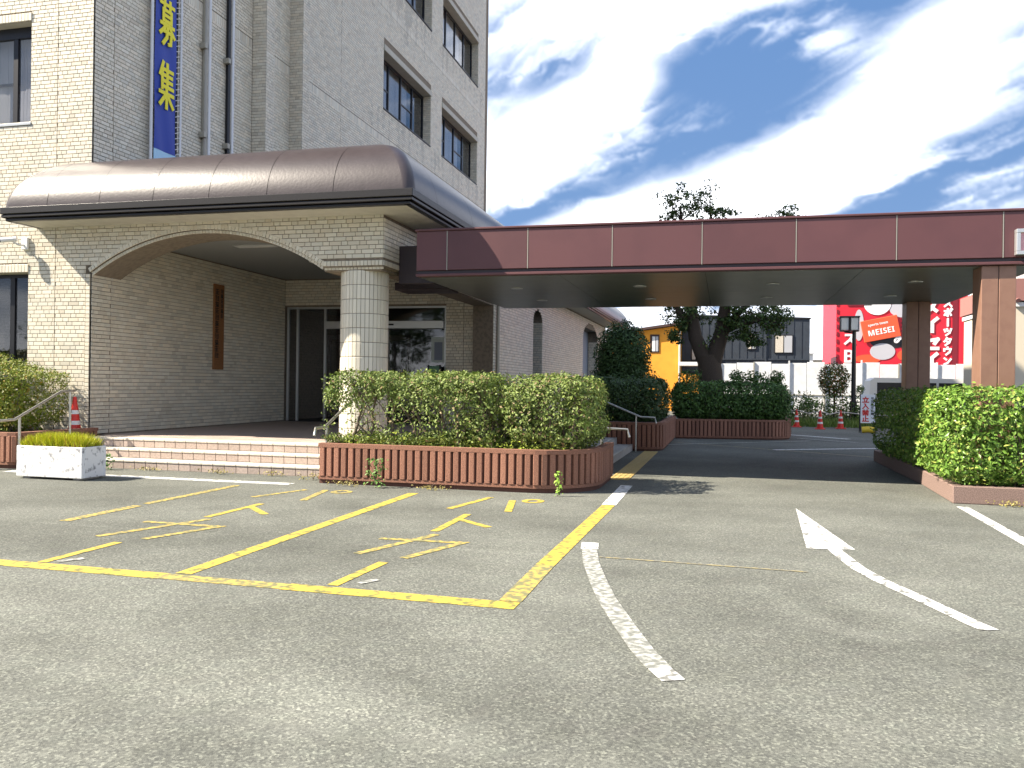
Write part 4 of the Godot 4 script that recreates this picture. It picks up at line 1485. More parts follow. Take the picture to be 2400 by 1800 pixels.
func handrail(called: String, label: String, pts: Array, posts: Array) -> void:
	var h := thing(called, label, "handrail", Vector3.ZERO, "handrails of the entrance steps")
	var b := MB.new()
	b.tube(pts, 0.021, 0.021, 10)
	put("rail", b, M.steel, h)
	for p in posts:
		var q := MB.new()
		q.tube([Vector3(pts[0].x, p[2], p[0]), Vector3(pts[0].x, p[1], p[0])], 0.021, 0.021, 10)
		put("post", q, M.steel, h)

func siderail(called: String, label: String, z: float) -> void:
	var h := thing(called, label, "handrail", Vector3.ZERO, "handrails of the entrance steps")
	var b := MB.new()
	b.tube([Vector3(-1.42, 0.62, z), Vector3(-1.45, 0.74, z), Vector3(-1.75, 0.75, z), Vector3(-2.75, 1.16, z), Vector3(-3.3, 1.16, z)], 0.02, 0.02, 10)
	put("rail", b, M.steel, h)
	for p in [[-1.85, 0.79, 0.0], [-2.9, 1.16, 0.42]]:
		var q := MB.new()
		q.tube([Vector3(p[0], p[2], z), Vector3(p[0], p[1], z)], 0.018, 0.018, 10)
		put("post", q, M.steel, h)

# ------------------------------------------------------------------ vegetation near the building
func build_green() -> void:
	# clipped hedge in the planter, thin and open towards its left end
	var H := thing("clipped_hedge", "flat-topped green hedge with bare stems in the long ribbed planter", "hedge")
	var ts := []
	var cs := []
	var nz := FastNoiseLite.new()
	nz.seed = 19
	nz.frequency = 1.5
	var keep := func(p: Vector3) -> float:
		var hgt := (p.y - 0.55) / 1.0
		var k := 1.0
		if p.x < -3.0:
			# crown on stems: dense above, open below
			var open := clampf((-3.0 - p.x) / 2.0, 0.0, 1.0)
			var low := smoothstep(0.72, 0.42, hgt) * smoothstep(0.02, 0.16, hgt)
			k = 1.0 - low * (0.3 + 0.62 * open)
		k *= clampf(0.72 + 2.1 * nz.get_noise_3dv(p * Vector3(1.2, 1.2, 0.5)), 0.12, 1.0)
		if absf(p.x + 2.93) < 0.1 and hgt > 0.55: k *= 0.25
		return k
	var tone := tone_of(Color(0.11, 0.165, 0.035), Color(0.22, 0.27, 0.075), Color(0.26, 0.19, 0.1), 0.07)
	box_leaves(ts, cs, Vector3(-5.5, 0.55, -12.1), Vector3(-2.95, 1.55, -10.72), 22000, 0.046, keep, tone, 0.1, 0.16)
	box_leaves(ts, cs, Vector3(-2.95, 0.52, -12.4), Vector3(-1.6, 1.54, -10.66), 13500, 0.046, keep, tone, 0.13, 0.4)
	many("foliage", leaf_mesh, M.leaf, ts, cs, H)
	ts = []
	cs = []
	# low fresh growth along the rim
	for k in 900:
		var x := rng.randf_range(-5.2, -2.0)
		ts.append(leaf_at(Vector3(x, 0.53 + absf(rng.randfn()) * 0.07, -10.78 - rng.randf() * 0.35), Vector3(rng.randfn() * 0.5, 1, 0.5).normalized(), 0.05))
		cs.append(Color(0.3, 0.36, 0.05) * rng.randf_range(0.6, 1.2))
	many("ground_cover", leaf_mesh, M.leaf, ts, cs, H)
	inner(H, Vector3(-3.6, 0.52, -11.9), Vector3(-1.85, 1.4, -11.0), tone)
	inner(H, Vector3(-5.3, 1.2, -11.9), Vector3(-3.6, 1.45, -10.95), tone)
	for k in 11:
		var x := lerpf(-5.25, -1.95, k / 10.0) + rng.randf_range(-0.1, 0.1)
		var z := -11.15 + rng.randf_range(-0.2, 0.15)
		var st := MB.new()
		var p := Vector3(x, 0.48, z)
		var pts := [p]
		for q in 5:
			p += Vector3(rng.randf_range(-0.09, 0.09), 0.16, rng.randf_range(-0.06, 0.06))
			pts.append(p)
		st.tube(pts, 0.027, 0.012, 7)
		for q in 5:
			var a: Vector3 = pts[1 + q % 4]
			var e := a + Vector3(rng.randf_range(-0.35, 0.35), rng.randf_range(0.2, 0.5), rng.randf_range(-0.2, 0.25))
			st.tube([a, a.lerp(e, 0.5) + Vector3(0, 0.05, 0), e], 0.011, 0.005, 5)
		put("stem", st, M.stem, H)

	# sunlit hedge and shaded hedge in the kerbed bed
	var all1 := func(_p: Vector3) -> float: return 1.0
	var H2 := thing("clipped_hedge", "bright sunlit glossy hedge at the corner of the granite kerb", "hedge")
	ts = []
	cs = []
	var t2 := tone_of(Color(0.07, 0.15, 0.02), Color(0.2, 0.32, 0.06), Color(0.34, 0.38, 0.09), 0.1)
	box_leaves(ts, cs, Vector3(2.62, 0.24, -12.9), Vector3(5.6, 1.46, -11.42), 17000, 0.062, all1, t2, 0.08, 0.3)
	many("foliage", leaf_mesh, M.leaf_gloss, ts, cs, H2)
	inner(H2, Vector3(2.95, 0.16, -12.6), Vector3(5.5, 1.2, -11.75), t2)
	var H3 := thing("clipped_hedge", "dark shaded hedge between the two canopy pillars", "hedge")
	ts = []
	cs = []
	var t3 := t2
	box_leaves(ts, cs, Vector3(2.72, 0.2, -17.4), Vector3(4.6, 1.42, -13.0), 17000, 0.062, all1, t3, 0.1, 0.3)
	many("foliage", leaf_mesh, M.leaf_dark, ts, cs, H3)
	inner(H3, Vector3(3.0, 0.16, -17.2), Vector3(4.4, 1.15, -13.2), t3)

	# shrub left of the steps
	var H4 := thing("clipped_shrub", "broad mounded shrub below the dark window left of the steps", "shrub")
	ts = []
	cs = []
	var t4 := tone_of(Color(0.1, 0.15, 0.015), Color(0.26, 0.29, 0.04), Color(0.32, 0.22, 0.05), 0.08)
	var mound := func(p: Vector3) -> float:
		var top := 1.96 - maxf(0.0, p.x + 13.0) * 0.26
		return 1.0 if p.y < top + 0.08 * nz.get_noise_2d(p.x * 3, p.z * 3) else 0.0
	box_leaves(ts, cs, Vector3(-15.4, 0.6, -12.5), Vector3(-11.1, 2.02, -11.1), 24000, 0.04, mound, t4, 0.08, 0.35)
	# the sloping top surface
	for k in 11000:
		var x := rng.randf_range(-14.8, -11.1)
		var z := rng.randf_range(-12.4, -11.1)
		var y := 1.93 - maxf(0.0, x + 13.0) * 0.26 + 0.09 * nz.get_noise_2d(x * 2.5, z * 2.5) - absf(rng.randfn()) * 0.05
		if z > -11.4: y -= pow((z + 11.4) / 0.3, 2) * 0.18
		ts.append(leaf_at(Vector3(x, y, z), Vector3(rng.randfn() * 0.5, 1, 0.3 + rng.randfn() * 0.5).normalized(), 0.042 * rng.randf_range(0.7, 1.3)))
		cs.append(t4.call(Vector3.ZERO))
	many("foliage", leaf_mesh, M.leaf, ts, cs, H4)
	inner(H4, Vector3(-15.2, 0.5, -12.3), Vector3(-11.6, 1.35, -11.4), t4)

	# topiary and the hedges beyond the side steps
	var T := thing("topiary_tree", "dark dome-shaped clipped evergreen behind the side steps", "topiary", Vector3(-2.85, 0.5, -24.0))
	ts = []
	cs = []
	var t5 := tone_of(Color(0.03, 0.06, 0.02), Color(0.06, 0.11, 0.03))
	blob_leaves(ts, cs, Vector3(0, 1.75, 0), Vector3(0.8, 1.05, 0.8), 10000, 0.085, t5, 0.6)
	blob_leaves(ts, cs, Vector3(0, 1.15, 0), Vector3(0.95, 0.6, 0.85), 5000, 0.085, t5, 0.5)
	blob_leaves(ts, cs, Vector3(0, 1.6, 0), Vector3(0.6, 0.95, 0.6), 2600, 0.15, t5, 0.2)
	many("foliage", leaf_mesh, M.leaf_dark, ts, cs, T)
	var tb := MB.new()
	tb.tube([Vector3(0, 0, 0), Vector3(0.05, 0.6, 0), Vector3(0, 1.9, 0)], 0.08, 0.04, 8)
	put("trunk", tb, M.bark, T)
	var L := thing("flat_shrub", "flat-topped dark shrub spreading below the dome-shaped evergreen", "shrub")
	ts = []
	cs = []
	box_leaves(ts, cs, Vector3(-3.9, 0.55, -23.4), Vector3(-1.45, 1.6, -20.2), 15000, 0.08, all1, t5, 0.16, 0.3)
	many("foliage", leaf_mesh, M.leaf_dark, ts, cs, L)
	inner(L, Vector3(-3.7, 0.5, -23.2), Vector3(-1.7, 1.3, -20.5), t5)
	var N := thing("clipped_hedge", "long dark hedge in the low ribbed planter beneath the big tree", "hedge")
	ts = []
	cs = []
	var t6 := tone_of(Color(0.03, 0.075, 0.018), Color(0.085, 0.16, 0.03), Color(0.1, 0.18, 0.05), 0.1)
	box_leaves(ts, cs, Vector3(-1.5, 0.5, -27.0), Vector3(1.75, 1.56, -24.0), 19000, 0.085, all1, t6, 0.15, 0.4)
	blob_leaves(ts, cs, Vector3(1.45, 0.75, -24.6), Vector3(0.45, 0.7, 0.5), 1800, 0.08, t6, 0.3)
	for k in 14:
		blob_leaves(ts, cs, Vector3(rng.randf_range(-1.2, 1.6), 1.6 + rng.randf() * 0.16, rng.randf_range(-25.5, -24.2)), Vector3(0.22, 0.22, 0.2), 110, 0.085, t6, 0.2)
	many("foliage", leaf_mesh, M.leaf_dark, ts, cs, N)
	inner(N, Vector3(-1.3, 0.45, -26.8), Vector3(1.5, 1.2, -24.3), t6)
	big_tree()
	# weeds along the foot of the steps and planter
	var spots := [[-9.35, -11.1, 0.13, 1, "bushy green weed growing from the foot of the lowest step"], [-10.2, -11.05, 0.1, 0, "dry yellowish weed at the step foot beside the white box"], [-8.6, -11.2, 0.05, 0, "tiny dry tuft beside the bushy green weed on the step foot"], [-7.4, -11.18, 0.06, 0, "dry tuft at the middle of the lowest step's foot"], [-6.5, -11.2, 0.07, 0, "dry tuft on the step foot between mid step and handrail post"], [-5.72, -10.98, 0.09, 0, "dry grassy weed at the foot of the handrail post"], [-4.95, -10.5, 0.06, 0, "dry tuft below the straight end of the long ribbed planter"], [-4.52, -10.45, 0.2, 1, "tall thin green weed climbing the front of the ribbed planter"], [-3.75, -10.48, 0.05, 0, "dry tuft at the middle of the long ribbed planter's foot"], [-2.03, -10.42, 0.16, 2, "bright green seedling standing at the planter's rounded end"], [-11.0, -10.5, 0.22, 1, "leafy green weed against the left ribbed planter"], [3.4, -11.36, 0.06, 0, "dry weed at the foot of the granite kerb"]]
	for s in spots:
		var lab: String = s[4] if s[4] != "" else "small dry tuft of weed along the step and planter foot"
		var W := thing("weed", lab, "weed", Vector3(s[0], 0, s[1]), "weeds along the steps and planter")
		ts = []
		cs = []
		var cnt := [60, 130, 70][s[3]] as int
		for k in cnt:
			var h: float = s[2] * 2.0 * pow(rng.randf(), 0.8)
			var sp: float = [0.16, 0.1, 0.035][s[3]]
			var p := Vector3(rng.randfn() * sp * (0.5 + rng.randf() * 0.5), h * (0.5 if s[3] == 0 else 0.95) + 0.01, rng.randfn() * sp * 0.3)
			ts.append(leaf_at(p, Vector3(rng.randfn() * 0.6, 0.7, 0.6).normalized(), (0.035 if s[3] == 0 else 0.05) * rng.randf_range(0.6, 1.3)))
			cs.append([Color(0.27, 0.23, 0.07), Color(0.1, 0.2, 0.04), Color(0.26, 0.42, 0.06)][s[3]] * rng.randf_range(0.6, 1.3))
		many("leaves", leaf_mesh, M.leaf, ts, cs, W)
		var st := MB.new()
		for k in 3: st.tube([Vector3(0, 0, 0), Vector3(rng.randfn() * 0.02, s[2], 0), Vector3(rng.randfn() * 0.05, s[2] * 1.7, rng.randfn() * 0.02)], 0.005, 0.002, 5)
		put("stem", st, M.stem, W)

# the twiggy heart of a dense hedge: branchwork and leaves
func inner(h: Node3D, lo: Vector3, hi: Vector3, tone: Callable) -> void:
	var b := MB.new()
	var n := int((hi.x - lo.x) * (hi.z - lo.z) * 9.0) + 6
	for k in mini(n, 60):
		var p := Vector3(rng.randf_range(lo.x, hi.x), lo.y, rng.randf_range(lo.z, hi.z))
		var e := p + Vector3(rng.randf_range(-0.2, 0.2), (hi.y - lo.y) * rng.randf_range(0.8, 1.0), rng.randf_range(-0.2, 0.2))
		b.tube([p, p.lerp(e, 0.5) + Vector3(rng.randf_range(-0.06, 0.06), 0, 0), e], 0.018, 0.006, 5)
	put("stems", b, M.stem, h)
	var ts := []
	var cs := []
	var vol := (hi.x - lo.x) * (hi.y - lo.y) * (hi.z - lo.z)
	for k in int(vol * 1500.0):
		var p := Vector3(rng.randf_range(lo.x, hi.x), rng.randf_range(lo.y, hi.y), rng.randf_range(lo.z, hi.z))
		ts.append(leaf_at(p, Vector3(rng.randfn(), rng.randfn(), rng.randfn()).normalized(), 0.1))
		cs.append(tone.call(p))
	many("inner_leaves", leaf_mesh, M.leaf_dark, ts, cs, h)

func big_tree() -> void:
	var T := thing("broadleaf_tree", "tall spreading tree with forked dark trunk behind the canopy", "tree", Vector3(-0.43, 0.4, -27.0))
	var b := MB.new()
	b.tube([Vector3(0, 0, 0), Vector3(0.02, 0.8, 0), Vector3(-0.02, 1.5, 0), Vector3(-0.1, 2.0, 0)], 0.42, 0.34, 12)
	put("trunk", b, M.bark, T)
	var ts := []
	var cs := []
	var tone := tone_of(Color(0.03, 0.06, 0.016), Color(0.085, 0.135, 0.035), Color(0.15, 0.16, 0.04), 0.08)
	var limbs := [
		[Vector3(-0.12, 1.7, 0), Vector3(-0.5, 2.6, 0.1), Vector3(-0.62, 3.5, 0.1), Vector3(-0.7, 4.6, 0.1), Vector3(-0.95, 5.8, 0.2), Vector3(-1.0, 6.7, 0.1)],
		[Vector3(0.05, 1.8, 0), Vector3(0.3, 2.7, 0.1), Vector3(0.42, 3.6, 0.1), Vector3(0.4, 4.6, 0.0), Vector3(0.1, 5.6, 0.1), Vector3(-0.1, 6.5, 0.2)],
		[Vector3(0.3, 2.6, 0.1), Vector3(0.8, 3.3, 0.3), Vector3(1.4, 3.9, 0.4), Vector3(1.9, 4.9, 0.3), Vector3(2.3, 6.0, 0.2)],
		[Vector3(-0.5, 2.6, 0.1), Vector3(-1.0, 3.4, 0.1), Vector3(-1.5, 4.4, 0), Vector3(-1.7, 5.4, 0.1)],
		[Vector3(0.3, 2.7, 0.1), Vector3(0.9, 2.95, 0.5), Vector3(1.6, 3.1, 0.7), Vector3(2.0, 2.9, 0.8)],
		[Vector3(-0.55, 2.9, 0.1), Vector3(-0.75, 3.1, -0.7), Vector3(-0.8, 3.6, -1.5)],
		[Vector3(0.42, 3.6, 0.1), Vector3(0.6, 4.4, 0.8), Vector3(0.8, 5.3, 1.2)]]
	var lr := [0.26, 0.27, 0.13, 0.13, 0.1, 0.1, 0.1]
	for k in limbs.size():
		var l := MB.new()
		l.tube(limbs[k], lr[k], 0.03, 8)
		var lim := put("limb", l, M.bark, T)
		var pts: Array = limbs[k]
		# twigs with leaf sprays
		for q in 13:
			var i := 1 + rng.randi() % (pts.size() - 1)
			var a: Vector3 = pts[i - 1].lerp(pts[i], rng.randf())
			if i == 1 and k < 2: continue
			var e := a + Vector3(rng.randf_range(-0.9, 0.9), rng.randf_range(0.0, 0.8), rng.randf_range(-0.8, 0.9))
			if k == 4: e = a + Vector3(rng.randf_range(-0.5, 0.5), rng.randf_range(-0.5, 0.35), rng.randf_range(-0.4, 0.5))
			var tw := MB.new()
			tw.tube([a, a.lerp(e, 0.5) + Vector3(0, 0.08, 0), e], 0.025, 0.006, 5)
			put("twig", tw, M.bark, lim)
			for s in 3:
				var c := a.lerp(e, 0.45 + 0.28 * s)
				blob_leaves(ts, cs, c, Vector3(0.3, 0.2, 0.3) * rng.randf_range(0.7, 1.2), 26 if k != 4 else 34, 0.105, tone, 0.1)
	# leafy tops that show over the canopy, and the heavy spray hanging on the right
	for p in [[-0.95, 6.95, 0.1, 0.42], [-0.4, 6.75, 0.15, 0.45], [-1.3, 6.5, 0.1, 0.4], [0.1, 6.5, 0.1, 0.4], [-0.6, 6.2, 0.2, 0.6], [2.1, 6.3, 0.2, 0.4], [1.7, 6.05, 0.2, 0.4], [2.6, 5.95, 0.2, 0.45], [-1.75, 5.8, 0.1, 0.3], [0.9, 5.5, 0.6, 0.6], [-0.2, 5.5, 0.3, 0.6],
		[0.7, 3.1, 0.4, 0.4], [1.1, 2.9, 0.5, 0.4], [1.5, 3.1, 0.5, 0.4], [0.9, 2.5, 0.5, 0.35], [1.25, 2.45, 0.5, 0.3], [1.8, 2.9, 0.5, 0.3], [0.6, 3.5, 0.3, 0.4], [1.3, 3.5, 0.4, 0.4], [2.0, 3.3, 0.5, 0.3], [-1.0, 3.0, 0.2, 0.25], [-1.05, 2.55, 0.2, 0.2]]:
		for q in 9:
			var o: Vector3 = Vector3(p[0], p[1], p[2]) + Vector3(rng.randfn(), rng.randfn() * 0.7, rng.randfn()) * p[3] * 0.6
			blob_leaves(ts, cs, o, Vector3(0.2, 0.12, 0.2), 36, 0.11, tone, 0.1)
	many("crown", leaf_mesh, M.leaf_dark, ts, cs, T)

# ------------------------------------------------------------------ small things near the entrance
func build_small() -> void:
	# white concrete box with grass
	var W := thing("planter_box", "weathered white concrete planter box standing in front of the steps", "planter box", Vector3(-9.12, 0, -9.98))
	var b := MB.new()
	var hx := 0.55
	var hz := 0.235
	b.cbx(-hx, hx, 0.03, 0.46, hz - 0.05, hz, 0.008)
	b.cbx(-hx, hx, 0.03, 0.46, -hz, -hz + 0.05, 0.008)
	b.cbx(-hx + 0.0006, -hx + 0.05, 0.0306, 0.4594, -hz + 0.05, hz - 0.05, 0.006)
	b.cbx(hx - 0.05, hx - 0.0006, 0.0306, 0.4594, -hz + 0.05, hz - 0.05, 0.006)
	b.bx(-hx + 0.02, hx - 0.02, 0.031, 0.1, -hz + 0.02, hz - 0.02)
	put("box", b, M.white_box, W)
	for x: float in [-0.42, 0.42]: box("foot", x - 0.06, x + 0.06, 0.0, 0.031, -0.18, 0.18, M.concrete, W)
	box("soil", -hx + 0.05, hx - 0.05, 0.1, 0.43, -hz + 0.05, hz - 0.05, M.soil, W)
	var G := thing("tufted_grass", "yellow-green tufted grass filling the white planter box", "grass", Vector3(-9.12, 0.43, -9.98))
	var ts := []
	var cs := []
	for k in 5200:
		var x := rng.randf_range(-0.5, 0.5)
		var z := rng.randf_range(-0.19, 0.19)
		var hgt := 0.235 * sqrt(maxf(0.05, 1.0 - pow(x / 0.56, 4))) * rng.randf_range(0.55, 1.05)
		var t := rng.randf() * TAU
		var lean := Vector3(x * 0.45 + rng.randfn() * 0.22, 1, z * 0.8 + rng.randfn() * 0.22).normalized()
		var xx := Vector3(cos(t), 0, sin(t))
		xx = (xx - lean * xx.dot(lean)).normalized()
		ts.append(Transform3D(Basis(xx * 0.2, lean * hgt, xx.cross(lean) * hgt), Vector3(x, 0, z)))
		cs.append((Color(0.36, 0.42, 0.02).lerp(Color(0.62, 0.58, 0.04), rng.randf()) if rng.randf() > 0.1 else Color(0.36, 0.17, 0.05)) * rng.randf_range(0.75, 1.2))
	many("blades", blade_mesh, M.grass, ts, cs, G)
	ts = []
	cs = []
	for k in 420:
		ts.append(leaf_at(Vector3(rng.randf_range(-0.5, 0.5), rng.randf() * 0.05, 0.19 - absf(rng.randfn()) * 0.08), Vector3(rng.randfn(), 1, 1).normalized(), 0.05))
		cs.append(Color(0.3, 0.1, 0.04) * rng.randf_range(0.6, 1.3))
	many("dry_leaves", leaf_mesh, M.leaf_dark, ts, cs, G)

	cone(Vector3(-10.98, 0.42, -12.3), 0.68, "red and white striped traffic cone standing by the porch wall corner", "")
	# camera on the wall
	var C := thing("security_camera", "small white security camera on a wall bracket above the dark window", "camera", Vector3(-12.5, 3.86, ZA + 0.013))
	b = MB.new()
	b.cbx(0.1, 0.24, -0.12, 0.1, 0.0, 0.05, 0.01)
	put("wall_plate", b, M.white_wall, C)
	b = MB.new()
	b.tube([Vector3(0.16, -0.04, 0.05), Vector3(0.14, -0.05, 0.14), Vector3(0.06, 0.0, 0.18)], 0.018, 0.018, 8)
	put("bracket", b, M.white_wall, C)
	b = MB.new()
	b.tube([Vector3(0.12, 0.05, 0.16), Vector3(-0.12, 0.02, 0.26)], 0.045, 0.045, 14)
	put("body", b, M.white_wall, C)
	b = MB.new()
	b.tube([Vector3(-0.12, 0.02, 0.26), Vector3(-0.15, 0.016, 0.272)], 0.038, 0.036, 14)
	put("lens", b, M.black, C)

	# wooden name board on the porch wall (its ink cannot be read in the photograph)
	var N := thing("name_board", "tall brown wooden name board with black brush lettering on the porch wall", "sign", Vector3(XT + 0.016, 0, 0))
	b = MB.new()
	b.cbx(0, 0.04, 1.66, 3.55, -16.63, -16.25, 0.006)
	put("board", b, M.wood, N)
	var ink := ["ink1", "ink2", "ink3"]
	for k in 11:
		b = MB.new()
		glyph(b, ink[k % 3], Vector3(0.041, 3.32 - k * 0.14, -16.28), Vector3(0, 0, -1), Vector3.UP, 0.14, 0.12, 0.016, 0.002)
		put("character", b, M.ink, N)
	for k in 6:
		b = MB.new()
		glyph(b, ink[(k + 1) % 3], Vector3(0.041, 3.36 - k * 0.11, -16.48), Vector3(0, 0, -1), Vector3.UP, 0.1, 0.09, 0.013, 0.002)
		put("character", b, M.ink, N)

	# long blue banner on the tower side
	var K := thing("vertical_banner", "long blue vertical banner with yellow characters on the tower's side wall", "banner", Vector3(XT + 0.13, 0, 0))
	b = MB.new()
	b.grid(func(u: float, v: float) -> Vector3: return Vector3(0.012 * sin(u * 9.0 + v * 14.0) * (0.3 + 0.7 * (1.0 - v)), lerpf(5.93, 11.0, v), lerpf(-14.07, -14.72, u)), 14, 60)
	put("cloth", b, M.banner, K)
	b = MB.new()
	b.grid(func(u: float, v: float) -> Vector3: return Vector3(0.01 * sin(u * 9.0), lerpf(5.3, 5.928, v), lerpf(-14.07, -14.78, u)), 8, 6)
	put("hem", b, M.banner_pale, K)
	b = MB.new()
	glyph(b, "shu", Vector3(0.022, 6.82, -14.17), Vector3(0, 0, -1), Vector3.UP, 0.46, 0.86, 0.075, 0.006)
	put("character", b, M.banner_yellow, K)
	b = MB.new()
	glyph(b, "bo", Vector3(0.022, 8.06, -14.17), Vector3(0, 0, -1), Vector3.UP, 0.46, 0.86, 0.072, 0.006)
	put("character", b, M.banner_yellow, K)
	b = MB.new()
	b.tube([Vector3(0, 5.25, -13.98), Vector3(0, 12, -13.98)], 0.032, 0.032, 10)
	put("pole", b, M.mast, K)
	b = MB.new()
	b.tube([Vector3(0, 5.25, -14.87), Vector3(0, 12, -14.87)], 0.03, 0.03, 10)
	put("pole", b, M.mast, K)
	box("dark_gap_rail", -0.11, -0.06, 5.25, 12, -14.86, -14.78, M.frame, K)  # dark rail near the wall, behind the banner's lacing
	b = MB.new()
	for k in 46:
		var y := 5.95 + k * 0.11
		b.tube([Vector3(0.0, y, -14.715), Vector3(0.0, y + 0.03, -14.79), Vector3(0, y + 0.06, -14.86)], 0.008, 0.008, 5)
	put("lacing", b, M.cone_white, K)
	for s in [[-15.8, "pale banner mast with dark brackets beside the blue banner"], [-16.67, "pale banner mast farther from the blue banner by the wall fins"]]:
		var P := thing("banner_mast", s[1], "mast", Vector3(XT + 0.16, 5.2, s[0]), "masts on the tower's side wall")
		b = MB.new()
		b.tube([Vector3(0, 0, 0), Vector3(0, 7.5, 0)], 0.035, 0.035, 10)
		put("pole", b, M.mast, P)
		box("back_rail", -0.13, -0.08, 0, 7.5, -0.05, 0.06, M.frame if s[0] < -16 else M.steel_dull, P)
		for y: float in [1.45, 3.35, 5.3]: box("bracket", -0.15, 0.0, y - 0.06, y + 0.06, 0.05, 0.15, M.steel_dull, P, 0.01)

func cone(at: Vector3, h: float, label: String, group: String) -> void:
	var C := thing("traffic_cone", label, "traffic cone", at, group)
	box("base", -0.18 * h / 0.7, 0.18 * h / 0.7, 0, 0.03, -0.18 * h / 0.7, 0.18 * h / 0.7, M.cone_red, C, 0.008)
	var r := func(y: float) -> float: return lerpf(0.125, 0.028, y / 0.7) * h / 0.7
	var bands := [[0.03, 0.2, 0], [0.2, 0.27, 1], [0.27, 0.39, 0], [0.39, 0.46, 1], [0.46, 0.69, 0]]
	for q in bands:
		var b := MB.new()
		var e: float = 0.002 * q[2]
		b.lathe(Vector3.ZERO, [Vector2(r.call(q[0]) + e, q[0] * h / 0.7), Vector2(r.call(q[1]) + e, q[1] * h / 0.7)], 20)
		if q[1] > 0.6: b.lathe(Vector3.ZERO, [Vector2(r.call(0.69), 0.69 * h / 0.7), Vector2(r.call(0.69) * 0.7, 0.7 * h / 0.7), Vector2(0.001, 0.7 * h / 0.7)], 20)
		put("reflective_band" if q[2] else "shell", b, M.cone_white if q[2] else M.cone_red, C)

# ------------------------------------------------------------------ the far side
func build_far() -> void:
	var labs := [["traffic cone at the left end of the rope barrier", 2.55, -32.3], ["traffic cone in the middle of the rope barrier", 3.24, -31.1], ["dark traffic cone near the no-entry sign end of the rope", 4.0, -31.8]]
	for l in labs: cone(Vector3(l[1], 0, l[2]), 0.66, l[0], "cones of the rope barrier")
	var R := thing("rope_barrier", "pale sagging rope strung between the far traffic cones", "rope")
	var rp := [Vector3(1.6, 0.6, -33), Vector3(2.0, 0.5, -32.6), Vector3(2.55, 0.62, -32.3), Vector3(2.9, 0.53, -31.7), Vector3(3.24, 0.62, -31.1), Vector3(3.6, 0.52, -31.4), Vector3(4.0, 0.6, -31.8), Vector3(5.0, 0.5, -31.6), Vector3(6.4, 0.55, -31.5)]
	var b := MB.new()
	b.tube(rp, 0.018, 0.018, 6)
	put("rope", b, M.rope, R)

	# no-entry stand
	var S := thing("warning_stand", "white no-entry stand sign with red characters and yellow weight", "sign", Vector3(4.48, 0, -29.1))
	box("panel", -0.22, 0.22, 0.32, 1.24, -0.015, 0.015, M.sign_white, S, 0.004)
	b = MB.new()
	for x: float in [-0.22, 0.22]:
		b.tube([Vector3(x, 0, 0.16), Vector3(x, 0.32, 0.0), Vector3(x, 1.25, 0.0)], 0.014, 0.014, 6)
		b.tube([Vector3(x, 0, -0.22), Vector3(x, 1.2, -0.02)], 0.014, 0.014, 6)
	put("frame", b, M.black, S)
	b = MB.new()
	b.tube([Vector3(-0.18, 0.1, 0.06), Vector3(0.0, 0.12, 0.07), Vector3(0.2, 0.1, 0.06)], 0.1, 0.1, 12)
	put("weight", b, M.yellow_bag, S)
	var yy := 0.98
	for gname in ["tachi", "iri", "kin", "shi"]:
		b = MB.new()
		glyph(b, gname, Vector3(-0.17, yy, 0.016), Vector3.RIGHT, Vector3.UP, 0.2, 0.18, 0.034, 0.003)
		put("character", b, M.cone_red, S)
		yy -= 0.205
	for k in 6:
		b = MB.new()
		glyph(b, ["ink2", "ink1", "ink3"][k % 3], Vector3(0.085, 1.09 - k * 0.1, 0.016), Vector3.RIGHT, Vector3.UP, 0.085, 0.075, 0.011, 0.003)
		put("character", b, M.ink, S)

	# verge of shrubs behind the rope
	var V := thing("verge_shrubs", "low straggling shrubs along the far verge behind the rope", "shrub")
	var ts := []
	var cs := []
	var tone := tone_of(Color(0.04, 0.09, 0.02), Color(0.12, 0.19, 0.04), Color(0.2, 0.22, 0.06), 0.1)
	for k in 70:
		var x := rng.randf_range(1.2, 12.0)
		blob_leaves(ts, cs, Vector3(x, 0.35 + rng.randf() * 0.65, rng.randf_range(-37.0, -34.2)), Vector3(0.5, 0.4, 0.4), 170, 0.11, tone, 0.2)
	many("foliage", leaf_mesh, M.leaf_dark, ts, cs, V)
	b = MB.new()
	for k in 60:
		var p := Vector3(rng.randf_range(1.2, 12.0), 0, rng.randf_range(-37.0, -34.2))
		b.tube([p, p + Vector3(rng.randfn() * 0.2, rng.randf_range(0.6, 1.2), rng.randfn() * 0.2)], 0.02, 0.006, 5)
	put("stems", b, M.stem, V)
	var GR := MultiMeshInstance3D.new()
	ts = []
	cs = []
	for k in 9000:
		var lean := Vector3(rng.randfn() * 0.3, 1, rng.randfn() * 0.3).normalized()
		var t := rng.randf() * TAU
		var xx := Vector3(cos(t), 0, sin(t))
		xx = (xx - lean * xx.dot(lean)).normalized()
		var hh := rng.randf_range(0.12, 0.42)
		ts.append(Transform3D(Basis(xx * 0.6, lean * hh, xx.cross(lean) * hh), Vector3(rng.randf_range(1.0, 13.0), 0, rng.randf_range(-36.0, -32.6))))
		cs.append(Color(0.08, 0.15, 0.03).lerp(Color(0.2, 0.26, 0.06), rng.randf()))
	GR.free()
	var grass := many("grass", blade_mesh, M.grass, ts, cs, self)
	grass.set_meta("label", "rough green grass along the far verge behind the cones")
	grass.set_meta("category", "grass")

	var RB := thing("round_bush", "rounded bush with reddish young leaves beside the far lamp post", "bush", Vector3(4.2, 0, -35.5))
	ts = []
	cs = []
	blob_leaves(ts, cs, Vector3(0, 1.75, 0), Vector3(0.62, 0.72, 0.6), 2600, 0.1, tone_of(Color(0.04, 0.07, 0.02), Color(0.1, 0.14, 0.03), Color(0.22, 0.1, 0.03), 0.3), 0.5)
	many("foliage", leaf_mesh, M.leaf_dark, ts, cs, RB)
